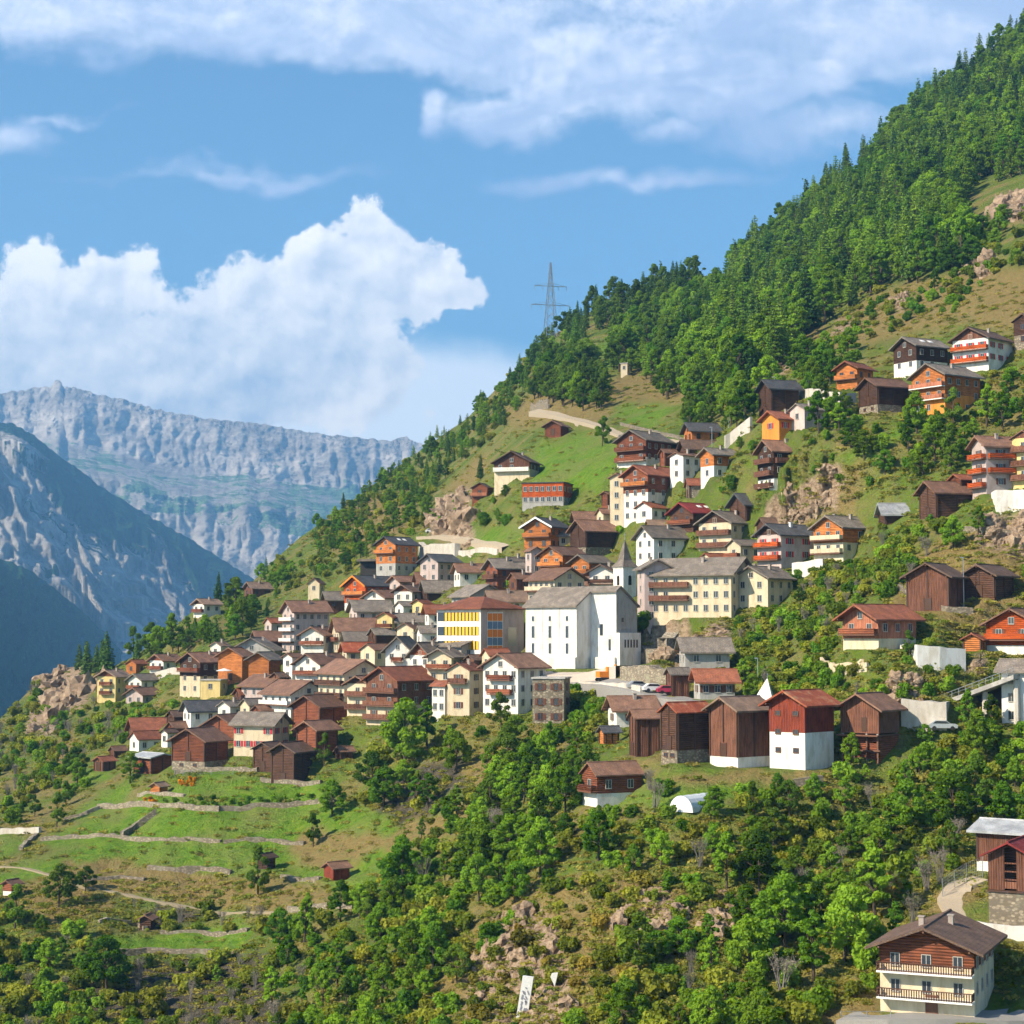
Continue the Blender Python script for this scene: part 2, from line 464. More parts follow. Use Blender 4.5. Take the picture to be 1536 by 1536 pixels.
mountain('middle_mountain', 'blue hazed rocky mountain with ravines and forested crest, behind the left end of the village',
 SK2, -400, 700, 2.5, 1250, prof_mid, rug_mid, mtn_mat('ravine_rock', (.20,.18,.16), (.86,.79,.72), (.012,.032,.013), .0045, False, .13, 110), 260, ex_mid, 1.55)
# nearer dark wooded flank
def prof_nr(X, Y, d):
    return 2700 - d * 3.4 + X * 1.2
def rug_nr(X, Y, d):
    return ss(d, 0, 20) * ((fbm2(X, Y, 1/40., 5, 31.) - .5) * 330 - np.abs(fbm2(X + Y * .5, Y * .3, 1/24., 4, 33.) - .5) * 420)
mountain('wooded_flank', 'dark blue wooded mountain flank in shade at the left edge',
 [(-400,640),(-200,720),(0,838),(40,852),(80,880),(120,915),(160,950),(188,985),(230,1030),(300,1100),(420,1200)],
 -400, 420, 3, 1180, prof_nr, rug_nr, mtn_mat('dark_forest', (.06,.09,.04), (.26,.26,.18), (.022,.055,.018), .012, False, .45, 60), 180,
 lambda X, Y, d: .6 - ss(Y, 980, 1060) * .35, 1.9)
# ------------------------------------------------------------------ building materials
def obj_rand(nt):
    return nt.node('ShaderNodeObjectInfo').outputs['Random']
def wall_mat(name, col, kind='plaster', var=.18):
    m, nt, b = new_mat(name)
    tc = nt.node('ShaderNodeTexCoord').outputs['Object']
    r = obj_rand(nt)
    k = nt.math('ADD', nt.math('MULTIPLY', r, 2 * var), 1 - var)
    dk = tuple(x * (.62 if kind in ('plaster', 'stone') else .42) for x in col)
    hi = tuple(min(.9, x * (1.18 if kind in ('plaster', 'stone') else 1.6)) for x in col)
    if kind == 'plaster':
        n = nt.noise(nt.mapping(tc, (1, 1, .35)), .8, 5, .65)
        c = nt.mix(nt.smooth(n, .40, .72), c4(col), c4((col[0]*.74, col[1]*.70, col[2]*.63)))
        c = nt.mix(nt.math('MULTIPLY', nt.smooth(nt.noise(nt.mapping(tc, (1.6, 1.6, .12)), 1.0, 4, .7), .55, .8), .35), c, c4(dk))
        n2 = nt.noise(tc, 5, 3, .6)
        c = nt.mix(nt.math('MULTIPLY', n2, .16), c, c4(dk))
        bh = n2; bs = .15
    elif kind == 'wood':                      # horizontal log courses
        sp_ = nt.node('ShaderNodeSeparateXYZ'); nt.l.new(tc, sp_.inputs[0])
        wv_ = nt.math('SINE', nt.math('MULTIPLY', sp_.outputs[2], 2 * math.pi / .32))
        n = nt.math('ADD', nt.math('MULTIPLY', nt.noise(nt.mapping(tc, (.35, .35, 3.2)), 1.3, 5, .7), .6), nt.math('MULTIPLY', nt.noise(tc, .35, 4, .7), .42))
        c = nt.mix(nt.smooth(n, .3, .7), c4(dk), c4(hi))
        c = nt.mix(nt.math('MULTIPLY', nt.smooth(wv_, -.4, -.95), .7), c, c4(tuple(x * .3 for x in col)))
        bh = wv_; bs = .6
    elif kind == 'plank':                     # upright boards
        sp_ = nt.node('ShaderNodeSeparateXYZ'); nt.l.new(tc, sp_.inputs[0])
        ph = nt.math('ADD', sp_.outputs[0], sp_.outputs[1])
        wv_ = nt.math('SINE', nt.math('MULTIPLY', ph, 2 * math.pi / .3))
        n = nt.math('ADD', nt.math('MULTIPLY', nt.noise(nt.mapping(tc, (3.2, 3.2, .3)), 1.3, 5, .7), .6), nt.math('MULTIPLY', nt.noise(tc, .35, 4, .7), .42))
        c = nt.mix(nt.smooth(n, .3, .7), c4(dk), c4(hi))
        c = nt.mix(nt.math('MULTIPLY', nt.smooth(wv_, -.5, -.95), .6), c, c4(tuple(x * .35 for x in col)))
        bh = wv_; bs = .5
    else:                                     # rubble stone
        v_ = nt.node('ShaderNodeTexVoronoi'); v_.inputs['Scale'].default_value = 1.9; v_.feature = 'F1'
        nt.l.new(nt.mapping(tc, (1, 1, 1.6)), v_.inputs['Vector'])
        vv = nt.node('ShaderNodeSeparateXYZ'); nt.l.new(v_.outputs['Color'], vv.inputs[0])
        c = nt.mix(vv.outputs[0], c4(dk), c4(hi))
        c = nt.mix(nt.smooth(v_.outputs['Distance'], .3, .6), c, c4(tuple(x * .5 for x in col)))
        c = nt.mix(nt.smooth(nt.noise(tc, .5, 4, .6), .5, .8), c, c4((.28,.27,.19)))
        bh = v_.outputs['Distance']; bs = .5
    sc_ = nt.vmath('SCALE', c); nt.l.new(k, sc_.node.inputs[3])
    nt.l.new(sc_, b.inputs['Base Color'])
    bp = nt.node('ShaderNodeBump'); bp.inputs['Strength'].default_value = bs; bp.inputs['Distance'].default_value = .06
    nt.l.new(bh, bp.inputs['Height']); nt.l.new(bp.outputs[0], b.inputs['Normal'])
    return m
def roof_mat(name, col, kind='tile', var=.22):
    m, nt, b = new_mat(name)
    tc = nt.node('ShaderNodeTexCoord').outputs['Object']
    r = obj_rand(nt)
    k = nt.math('ADD', nt.math('MULTIPLY', r, 2 * var), 1 - var)
    n = nt.noise(tc, .55, 6, .7); n2 = nt.noise(tc, 4.5, 3, .7)
    c = nt.mix(nt.smooth(n, .35, .7), c4(tuple(x * .72 for x in col)), c4(tuple(x * 1.25 for x in col)))
    if kind == 'tile':
        br = nt.node('ShaderNodeTexBrick'); br.inputs['Scale'].default_value = 1
        sp_ = nt.node('ShaderNodeSeparateXYZ'); nt.l.new(tc, sp_.inputs[0])
        cb_ = nt.node('ShaderNodeCombineXYZ')
        nt.l.new(nt.math('ADD', sp_.outputs[0], sp_.outputs[1]), cb_.inputs[0]); nt.l.new(nt.math('MULTIPLY', sp_.outputs[2], 2.2), cb_.inputs[1])
        nt.l.new(cb_.outputs[0], br.inputs['Vector'])
        br.inputs['Brick Width'].default_value = .45; br.inputs['Row Height'].default_value = .38; br.inputs['Mortar Size'].default_value = .03
        br.inputs['Color1'].default_value = (1.12,1.12,1.12,1); br.inputs['Color2'].default_value = (.84,.84,.84,1); br.inputs['Mortar'].default_value = (.6,.6,.6,1)
        c = nt.mix(.8, c, br.outputs[0], 'MULTIPLY')
        c = nt.mix(nt.math('MULTIPLY', nt.smooth(n2, .5, .7), .3), c, (.24,.20,.15,1))
    elif kind == 'rust':
        c = nt.mix(nt.smooth(n, .52, .66), c, (.34,.20,.11,1))
        c = nt.mix(nt.smooth(n2, .6, .75), c, (.12,.055,.035,1))
    sc_ = nt.vmath('SCALE', c); nt.l.new(k, sc_.node.inputs[3])
    nt.l.new(sc_, b.inputs['Base Color'])
    b.inputs['Roughness'].default_value = .5 if kind == 'metal' else .75
    bp = nt.node('ShaderNodeBump'); bp.inputs['Strength'].default_value = .35; bp.inputs['Distance'].default_value = .05
    nt.l.new(n2, bp.inputs['Height']); nt.l.new(bp.outputs[0], b.inputs['Normal'])
    return m
WM = {'W': wall_mat('white_plaster', (.76,.73,.68), var=.07), 'C': wall_mat('cream_plaster', (.64,.54,.38), var=.1), 'Y': wall_mat('yellow_plaster', (.70,.55,.24), var=.08),
 'P': wall_mat('pinkish_plaster', (.52,.42,.39), var=.12), 'G': wall_mat('grey_plaster', (.40,.39,.37), var=.12), 'X': wall_mat('orange_plaster', (.74,.28,.05), var=.08),
 'O': wall_mat('orange_wood', (.46,.16,.045), 'wood', .2), 'R': wall_mat('red_brown_wood', (.20,.065,.032), 'wood', .3), 'B': wall_mat('dark_brown_wood', (.085,.042,.027), 'wood', .3),
 'T': wall_mat('terracotta_boards', (.42,.16,.09), 'plank', .1), 'Q': wall_mat('red_boards', (.19,.038,.02), 'plank', .12), 'K': wall_mat('brown_boards', (.15,.065,.04), 'plank', .25),
 'V': wall_mat('orange_red_boards', (.42,.075,.012), 'wood', .12), 'S': wall_mat('rubble_stone', (.33,.275,.20), 'stone', .15)}
RM = {'b': roof_mat('brown_tiles', (.215,.115,.075)), 'g': roof_mat('grey_tiles', (.20,.168,.138)), 'd': roof_mat('dark_slate', (.075,.076,.082)), 'r': roof_mat('red_brown_tiles', (.28,.095,.05)),
 'D': roof_mat('deep_red_roof', (.20,.03,.028), 'plain', .1), 'u': roof_mat('rusty_metal', (.33,.085,.04), 'rust', .12), 't': roof_mat('tan_tiles', (.30,.20,.14)), 'm': roof_mat('pale_sheet_metal', (.34,.35,.36), 'metal', .15),
 'k': roof_mat('black_brown_tiles', (.13,.08,.058)), 'f': roof_mat('concrete_deck', (.42,.40,.37), 'plain', .1)}
def flat_mat(name, col, rough=.6, spec=.3, metal=0):
    m, nt, b = new_mat(name)
    tc = nt.node('ShaderNodeTexCoord').outputs['Object']
    n = nt.noise(tc, 3.1, 3, .6)
    nt.l.new(nt.mix(n, c4(tuple(x * .82 for x in col)), c4(tuple(min(1, x * 1.15) for x in col))), b.inputs['Base Color'])
    b.inputs['Roughness'].default_value = rough; b.inputs['Specular IOR Level'].default_value = spec; b.inputs['Metallic'].default_value = metal
    return m
FM = {'glass': flat_mat('window_glass', (.035,.045,.06), .12, .6), 'wframe': flat_mat('white_frame', (.42,.40,.36)), 'bframe': flat_mat('brown_frame', (.14,.06,.03)),
 'dark': flat_mat('dark_opening', (.02,.016,.013)), 'red': flat_mat('red_shutter_paint', (.50,.02,.03)), 'brown': flat_mat('brown_shutter_paint', (.13,.05,.03)), 'metal': flat_mat('galvanised_steel', (.38,.40,.42), .4, .5, .6),
 'white': flat_mat('white_paint', (.75,.75,.73)), 'black': flat_mat('black_rubber', (.02,.02,.02)), 'carglass': flat_mat('car_glass', (.02,.025,.03), .08, .8),
 'wood': flat_mat('weathered_timber', (.16,.075,.045)), 'post': flat_mat('dark_timber', (.07,.035,.022)), 'blue': flat_mat('blue_paint', (.12,.22,.36)), 'yellow': flat_mat('yellow_panel', (.78,.45,.03)),
 'orange': flat_mat('orange_paint', (.75,.22,.02)), 'stonecap': flat_mat('chimney_plaster', (.34,.29,.25))}
# ------------------------------------------------------------------ building pieces
WCACHE = {}
def window_meshes(w, h, fr, s_):
    key = (round(w, 1), round(h, 1), fr, s_)
    if key in WCACHE: return WCACHE[key]
    w, h = key[0], key[1]
    f = MB(); t_ = .07
    f.box(-w/2-t_, -w/2, -.09, .02, -h/2-t_, h/2+t_); f.box(w/2, w/2+t_, -.09, .02, -h/2-t_, h/2+t_)
    f.box(-w/2, w/2, -.09, .02, h/2, h/2+t_); f.box(-w/2-.06, w/2+.06, -.14, .02, -h/2-t_-.06, -h/2)
    f.box(-.035, .035, -.075, .02, -h/2, h/2)
    p = MB(); p.box(-w/2, -.035, -.045, .01, -h/2, h/2); p.box(.035, w/2, -.045, .01, -h/2, h/2)
    sh = MB(); sh.box(-.02, .02, 0, .01, 0, 0)
    a = MB(); a.box(-w/4-.01, w/4+.01, -.10, -.03, -h/2, h/2)
    r = (f.mesh('window', [FM[fr]]), p.mesh('pane', [FM['glass']]), a.mesh('shutter', [FM[s_]]) if s_ else None, w)
    if True:
        q = MB(); q.v = list(f.v); q.f = list(f.f); q.m = [0] * len(f.f)
        for fc_ in p.f: q.f.append([i + len(f.v) for i in fc_]); q.m.append(1)
        q.v += p.v
        r = r + (q.mesh('window', [FM[fr], FM['glass']]),)
    WCACHE[key] = r
    return r
def window(root, x, y, z, face, w=.95, h=1.25, fr='wframe', s_=None, fine=True):
    a = window_meshes(w, h, fr, s_)
    rz = 0 if face == 'l' else R(90)
    if fine:
        o = link('window', a[0], root); link('pane', a[1], o)
    else:
        o = link('window', a[4], root)
    o.location = (x, y, z); o.rotation_euler = (0, 0, rz)
    if a[2] is not None:
        for sg in (-1, 1):
            q = link('shutter', a[2], o); q.location = (sg * (a[3] * .75 + .12), 0, 0)
    return o
def balcony(root, x0, x1, y0, z, mat, face='l', dep=1.15, fine=False, slab=None):
    """runs from x0 to x1 in front of the plane y0 (left face) or along y in front of x = y0 (right face)"""
    b_ = MB(); r_ = MB()
    def bx(m_, a0, a1, d0, d1, z0, z1):
        if face == 'l': m_.box(a0, a1, y0 - d1, y0 - d0, z0, z1)
        else: m_.box(y0 + d0, y0 + d1, a0, a1, z0, z1)
    bx(b_, x0, x1, .004, dep, z - .2, z)
    if fine:
        bx(r_, x0, x1, dep - .1, dep - .02, z + .88, z + .98); bx(r_, x0, x1, dep - .08, dep - .04, z + .06, z + .14)
        n = max(3, int((x1 - x0) / .26))
        for i in range(n + 1):
            a = x0 + (x1 - x0 - .1) * i / n
            bx(r_, a, a + .12, dep - .085, dep - .035, z + .002, z + .87)
    else:
        bx(r_, x0, x1, dep - .09, dep - .03, z + .08, z + .95)
        n = max(1, int((x1 - x0) / 2.4))
        for i in range(n + 1):
            a = x0 + (x1 - x0 - .12) * i / n
            bx(r_, a, a + .12, dep - .13, dep - .003, z + .004, z + 1.04)
    for e in (x0 + .001, x1 - .061):
        bx(r_, e, e + .06, .1, dep - .14, z + .1, z + .9)
    o = b_.build('balcony', slab or FM['wood'], root)
    r_.build('railing', mat, o)
    return o
RECTS = []      # screen rectangles of the buildings, so that trees in front do not hide them
FOOT = []
BLD = []        # footprints: origin, heading, size
def regrade():
    """cut and fill the slope so that every building stands on a level pad"""
    global HBVH
    co = hco
    z = co[:, 2].copy()
    for (g, rz, A, B, mc) in BLD:
        dx = co[:, 0] - g[0]; dy = co[:, 1] - g[1]
        near = np.where(dx * dx + dy * dy < (max(A, B) * 1.5 + 8) ** 2)[0]
        c_, s_ = math.cos(-rz), math.sin(-rz)
        lx = dx[near] * c_ - dy[near] * s_; ly = dx[near] * s_ + dy[near] * c_
        d = np.hypot(np.maximum(0, np.maximum(-A - lx, lx)), np.maximum(0, np.maximum(-ly, ly - B)))
        zz = z[near]; b0 = g[2] - .02
        cut = ss(-(d - 1.6) / 3.0 + 1, 0, 1); fill = ss(-(d - .7) / 2.0 + 1, 0, 1)
        zn = np.where(zz > b0, zz - np.minimum(zz - b0, mc) * cut, zz + np.minimum(b0 - zz, 2.5) * fill)
        z[near] = zn
    co[:, 2] = z
    hill_me.vertices.foreach_set('co', co.ravel()); hill_me.update()
    HBVH = BVHTree.FromPolygons([tuple(c) for c in co], [tuple(q) for q in hf])
def roof_slabs(W_, ov, tp, th, H, a, b_, axis, mb=None, eps=.03):
    mb = mb or MB()
    """gable roof across 0..W_ (profile axis), extruded a..b"""
    z0 = H + eps
    zr = z0 + W_ / 2 * tp; ze = z0 - ov * tp
    up_ = th / math.cos(math.atan(tp))
    s = -1 if axis == 'y' else 1          # local x runs -A..0 for the left gable
    c = s * W_ / 2
    mb.prism([(c, zr), (c, zr + up_), (s * -ov, ze + up_), (s * -ov, ze)], a, b_, axis)
    mb.prism([(c, zr), (s * (W_ + ov), ze), (s * (W_ + ov), ze + up_), (c, zr + up_)], a, b_, axis)
    # ridge cap
    mb.prism([(c - .18, zr + up_ - .06), (c + .18, zr + up_ - .06), (c + .12, zr + up_ + .09), (c - .12, zr + up_ + .09)], a + .02, b_ - .02, axis)
    return mb, zr
def place(c, ye, h, D=None):
    g = ground(c, ye + h) if D is None else at(c, ye + h, D)
    return g
def make_house(label, name, cat, c, ye, wl, wr, h, ty, lo, up_, split, roof, opts, group):
    if 430 < c < 1000 and 780 < ye < 990 and h < 60: h *= 1.25
    if 190 < c < 700 and 860 < ye < 1110: wl *= 1.12; wr *= 1.12
    g = place(c, ye, h)
    if g is None:
        print('NOHIT', label); return
    D = g.y; s = FP / D
    ratio = opts.get('ratio', 1.2)
    if ty in 'G': th = math.atan2(wr / wl, ratio)
    elif ty in 'LH': th = math.atan2(wr / wl, 1 / ratio)
    else: th = math.atan2(wr / wl, 1)
    th = min(max(th, R(7)), R(80))
    if 'th' in opts: th = R(opts['th'])
    A = wl / (s * math.cos(th)); Bd = wr / (s * math.sin(th)); H = h / s
    A = min(max(A, 2.0), 32); Bd = min(max(Bd, 2.5), 24)
    if 'B' in opts: Bd = opts['B']
    phi = math.atan2(g.x, g.y)
    root = empty(name, g, -th - phi, label, cat, group)
    RECTS.append((c - wl - 2, c + wr + 2, ye - 6, ye + h * .93, D, s))
    ctr = Vector((-A / 2, Bd / 2, 0)); ctr.rotate(Matrix.Rotation(-th - phi, 3, 'Z'))
    FOOT.append((g.x + ctr.x, g.y + ctr.y, max(A, Bd) * .62)); BLD.append((g, -th - phi, A, Bd, 2.0))
    fine = s > 7.0
    barn = cat in ('barn', 'shed', 'hut')
    tp = math.tan(R(opts.get('pitch', 28 if wr < 2 * wl or ty != 'G' else 33)))
    dp = opts.get('deep', 5)
    W_ = A if ty == 'G' else Bd
    zs = H * split if split > 0 else -dp
    # walls
    def solid(mb, z0, grow=0.0, gable=True, z1=None):
        if ty == 'F' or not gable:
            mb.box(-A - grow, grow, -grow, Bd + grow, z0, z1 if z1 is not None else H); return
        if ty == 'H':
            mb.box(-A - grow, grow, -grow, Bd + grow, z0, H); return
        if ty == 'G':
            mb.prism([(-A-grow, z0), (grow, z0), (grow, H), (-A/2, H + (A/2 + grow) * tp), (-A-grow, H)], -grow, Bd + grow, 'y')
        else:
            mb.prism([(-grow, z0), (Bd+grow, z0), (Bd+grow, H), (Bd/2, H + (Bd/2 + grow) * tp), (-grow, H)], -A - grow, grow, 'x')
    if split > 0:
        mb = MB(); solid(mb, -dp, 0, False, zs)
        mb.build('lower_wall', WM[lo], root)
        mb = MB(); solid(mb, zs + .002, .05)
        mb.build('upper_wall', WM[up_], root)
        pr = .05
    else:
        mb = MB(); solid(mb, -dp)
        mb.build('wall', WM[lo], root); pr = 0
    if ty == 'G' and split <= 0 and lo in 'WCPGY' and A > 4.2 and opts.get('gb', rng.random() < .45):
        gm = MB(); e0 = .25
        gm.prism([(-A + .05, H + e0 * 0 + .02), (-.05, H + .02), (-A/2, H + (A/2 - .05) * tp)], -.07, -.003, 'y')
        gm.build('gable_boards', WM[rng.choice('KRBO')], root)
    # roof
    ov = opts.get('ov', .9 if A > 5 else .5); gv = opts.get('gv', 1.0 if A > 5 else .5)
    tk = .26 if A > 5 else .16
    if ty == 'G':
        mb, zr = roof_slabs(A, ov, tp, tk, H + pr * tp, -gv, Bd + gv, 'y')
    elif ty == 'L':
        mb, zr = roof_slabs(Bd, ov, tp, tk, H + pr * tp, -A - gv, gv, 'x')
    elif ty == 'H':
        mb = MB(); zr = H + Bd / 2 * tp
        z = H + .02
        e = ov
        q = [(-A-e, -e, z), (e, -e, z), (e, Bd+e, z), (-A-e, Bd+e, z), (-A-e, -e, z+.25), (e, -e, z+.25), (e, Bd+e, z+.25), (-A-e, Bd+e, z+.25),
             (-A + Bd/2, Bd/2, zr + .4), (-Bd/2, Bd/2, zr + .4)]
        mb.poly(q, [(3,2,1,0), (0,1,5,4), (1,2,6,5), (2,3,7,6), (3,0,4,7), (4,5,9,8), (5,6,9), (6,7,8,9), (7,4,8)])
    else:
        mb = MB(); zr = H
        e = opts.get('ov', .25)
        mb.box(-A - e, e, -e, Bd + e, H + .003, H + .3)
    rf = mb.build('roof', RM[roof], root)
    if 'verge' in opts and ty == 'G':
        v_ = MB(); up2 = tk / math.cos(math.atan(tp)) + .06
        ze = H + .03 - ov * tp
        v_.prism([(-A/2, H + .03 + A/2*tp - .12), (-A/2, H + .03 + A/2*tp + up2), (ov + .05, ze + up2), (ov + .05, ze - .12)], -gv - .14, -gv - .005, 'y')
        v_.prism([(-A/2, H + .03 + A/2*tp - .12), (-A-ov-.05, ze - .12), (-A-ov-.05, ze + up2), (-A/2, H + .03 + A/2*tp + up2)], -gv - .14, -gv - .005, 'y')
        v_.build('verge_board', FM[opts['verge']], root)
    if ty in 'GL' and A > 5 and fine:
        for q_ in (0.02, .5, .98):
            pm = MB()
            if ty == 'G':
                x = -A * q_; zt = H + min(-x, A + x) * tp - .02
                pm.box(x - .09, x + .09, -gv + .08, -.06, zt - .26, zt - .06)
            else:
                y = Bd * q_; zt = H + min(y, Bd - y) * tp - .02
                pm.box(.06, gv - .08, y - .09, y + .09, zt - .26, zt - .06)
            pm.build('purlin', FM['wood'], root)
    # chimney
    nch = opts.get('ch', 0 if barn else (1 if rng.random() < .65 else 0))
    if ty == 'F': nch = 0
    for k in range(nch):
        cm = MB()
        if ty == 'G':
            cx, cy = -A * (.36 if k == 0 else .62), Bd * (.55 if k == 0 else .3)
            hz_ = H + min(-cx, A + cx) * tp
        else:
            cx, cy = -A * (.45 if k == 0 else .2), Bd * .36
            hz_ = H + min(cy, Bd - cy) * tp
        cm.box(cx - .27, cx + .27, cy - .27, cy + .27, hz_ - .1, hz_ + 1.2)
        cm.box(cx - .36, cx + .36, cy - .36, cy + .36, hz_ + 1.2, hz_ + 1.32)
        cm.build('chimney', FM['white'] if opts.get('wch') else FM['stonecap'], rf)
    if 'sky' in opts and ty == 'G':
        for k in range(opts['sky']):
            sk = MB(); y0 = Bd * (.35 + .25 * k); x1_ = -A * .22; x2_ = -A * .34
            zz = lambda x: H + .03 + tk / math.cos(math.atan(tp)) + (-x) * tp + .03
            sk.poly([(x2_, y0, zz(x2_)), (x1_, y0, zz(x1_)), (x1_, y0 + 1.1, zz(x1_)), (x2_, y0 + 1.1, zz(x2_)),
                     (x2_, y0, zz(x2_) + .1), (x1_, y0, zz(x1_) + .1), (x1_, y0 + 1.1, zz(x1_) + .1), (x2_, y0 + 1.1, zz(x2_) + .1)],
                    [(3,2,1,0), (4,5,6,7), (0,1,5,4), (1,2,6,5), (2,3,7,6), (3,0,4,7)])
            sk.build('roof_window', FM['white'], rf)
    # windows
    fr = opts.get('fr', 'wframe' if lo in 'WCYPGX' else 'bframe')
    sh = opts.get('sh', None)
    if sh is None and not barn and fine and rng.random() < .45: sh = 'brown'
    if sh == 'no': sh = None
    ww, wh = opts.get('win', (.95, 1.2))
    floors = []
    z = H - 1.45
    while z > .9 and len(floors) < 7:
        floors.append(z); z -= 2.75
    if not floors and H > 1.8: floors = [H * .5]
    if not barn:
        step = 2.7 if not sh else 3.2
        nl = opts.get('nl', max(1, int(A / step))); nr_ = opts.get('nr', max(1, int(Bd / step)))
        for fi, z in enumerate(floors):
            yo = -pr if z > zs else 0
            for i in range(nl):
                if rng.random() < .07 and nl > 2: continue
                window(root, -A * (i + .5) / nl, yo, z, 'l', ww, wh, fr, sh, fine)
            for i in range(nr_):
                if rng.random() < .1 and nr_ > 2: continue
                window(root, -yo, Bd * (i + .5) / nr_, z, 'r', ww, wh, fr, sh, fine)
        if ty == 'G' and A / 2 * tp > 1.75 and not opts.get('noapex'):
            window(root, -A / 2, -pr, H + .55, 'l', ww * .9, wh * .8, fr, None, fine)
        if ty == 'L' and Bd / 2 * tp > 1.75:
            window(root, pr, Bd / 2, H + .55, 'r', ww * .9, wh * .8, fr, None, fine)
    else:
        # barn: door, small vents, corner log ends
        dz = max(.1, zs if split > 0 else 0)
        if A > 3 and H - dz > 2.2:
            mb = MB(); mb.box(-A/2 - .55, -A/2 + .55, -pr - .07, -pr + .01, dz + .05, dz + 2.0)
            mb.box(-A/2 - .68, -A/2 - .55, -pr - .11, -pr + .01, dz + .05, dz + 2.12); mb.box(-A/2 + .55, -A/2 + .68, -pr - .11, -pr + .01, dz + .05, dz + 2.12)
            mb.build('door', FM['post'], root)
        if s > 5.5 and opts.get('posts', 1):
            for x in (-A + .12, -A * .5, -.12):
                mb = MB()
                zt = H + (A/2 - abs(x + A/2)) * tp if ty == 'G' else H
                if abs(x + A/2) < .1:
                    mb.box(x - .1, x + .1, -pr - .13, -pr, max(dz, 0) + 2.2, zt - .05)
                else:
                    mb.box(x - .12, x + .12, -pr - .13, -pr, max(dz, -1), zt - .05)
                mb.build('timber_post', FM['post'], root)
            for y in (.2, Bd * .5, Bd - .2):
                mb = MB(); mb.box(pr, pr + .13, y - .12, y + .12, max(dz, -1), H - .03)
                mb.build('timber_post', FM['post'], root)
        if split > 0:
            for i in (-.3, -.7):
                if zs > 1.6: window(root, A * i, 0, zs - .75, 'l', .8, .5, 'bframe', None, fine)
    # balconies
    nb = opts.get('b', (1 if (not barn and ty == 'G' and A > 5.5 and rng.random() < .4) else 0))
    bm = WM[opts.get('bm', 'R')]
    slab = FM['white'] if opts.get('bs') else None
    zb = H - 2.55
    for k in range(nb):
        if zb < .2: break
        x0, x1 = opts.get('bx', (0, 1))
        balcony(root, -A * (1 - x0) - (.05 if x0 == 0 else 0), -A * (1 - x1) + .05, -pr, zb, bm, 'l', opts.get('bd', 1.1), s > 9.5, slab)
        zb -= 2.75
    if opts.get('rb'):
        zb = H - 2.55
        for k in range(opts['rb']):
            if zb < .2: break
            balcony(root, .3, Bd - .3, pr, zb, bm, 'r', 1.0, s > 9.5, slab)
            zb -= 2.75
    if 'door' in opts:
        mb = MB(); x = -A * opts['door']; mb.box(x - .55, x + .55, -.08, .02, .02, 2.1); mb.box(x - .65, x - .55, -.12, .02, .02, 2.2); mb.box(x + .55, x + .65, -.12, .02, .02, 2.2)
        mb.build('door', FM['wood'], root)
    return root, A, Bd, H, pr
GH = 'plastered houses of the village'; GC = 'timber houses of the village'; GB = 'wooden barns and sheds of the village'
def parse(tbl):
    for ln in tbl.strip().split('\n'):
        ln = ln.strip()
        if not ln or ln[0] == '#': continue
        p = [q.strip() for q in ln.split('|')]
        label, kind = p[0], p[1]
        c, ye, wl, wr, h = [float(x) for x in p[2].split()]
        ty, lo, up_, split, roof = p[3].split()
        opts = eval('dict(' + (p[4] if len(p) > 4 else '') + ')')
        name = {'h': 'house', 'c': 'chalet', 'b': 'barn', 's': 'shed', 't': 'hut'}[kind]
        cat = name if name != 'house' else 'house'
        grp = {'h': GH, 'c': GC, 'b': GB, 's': GB, 't': 'small field huts'}[kind]
        make_house(label, name, cat, c, ye, wl, wr, h, ty, lo, up_, float(split), roof, opts, grp)
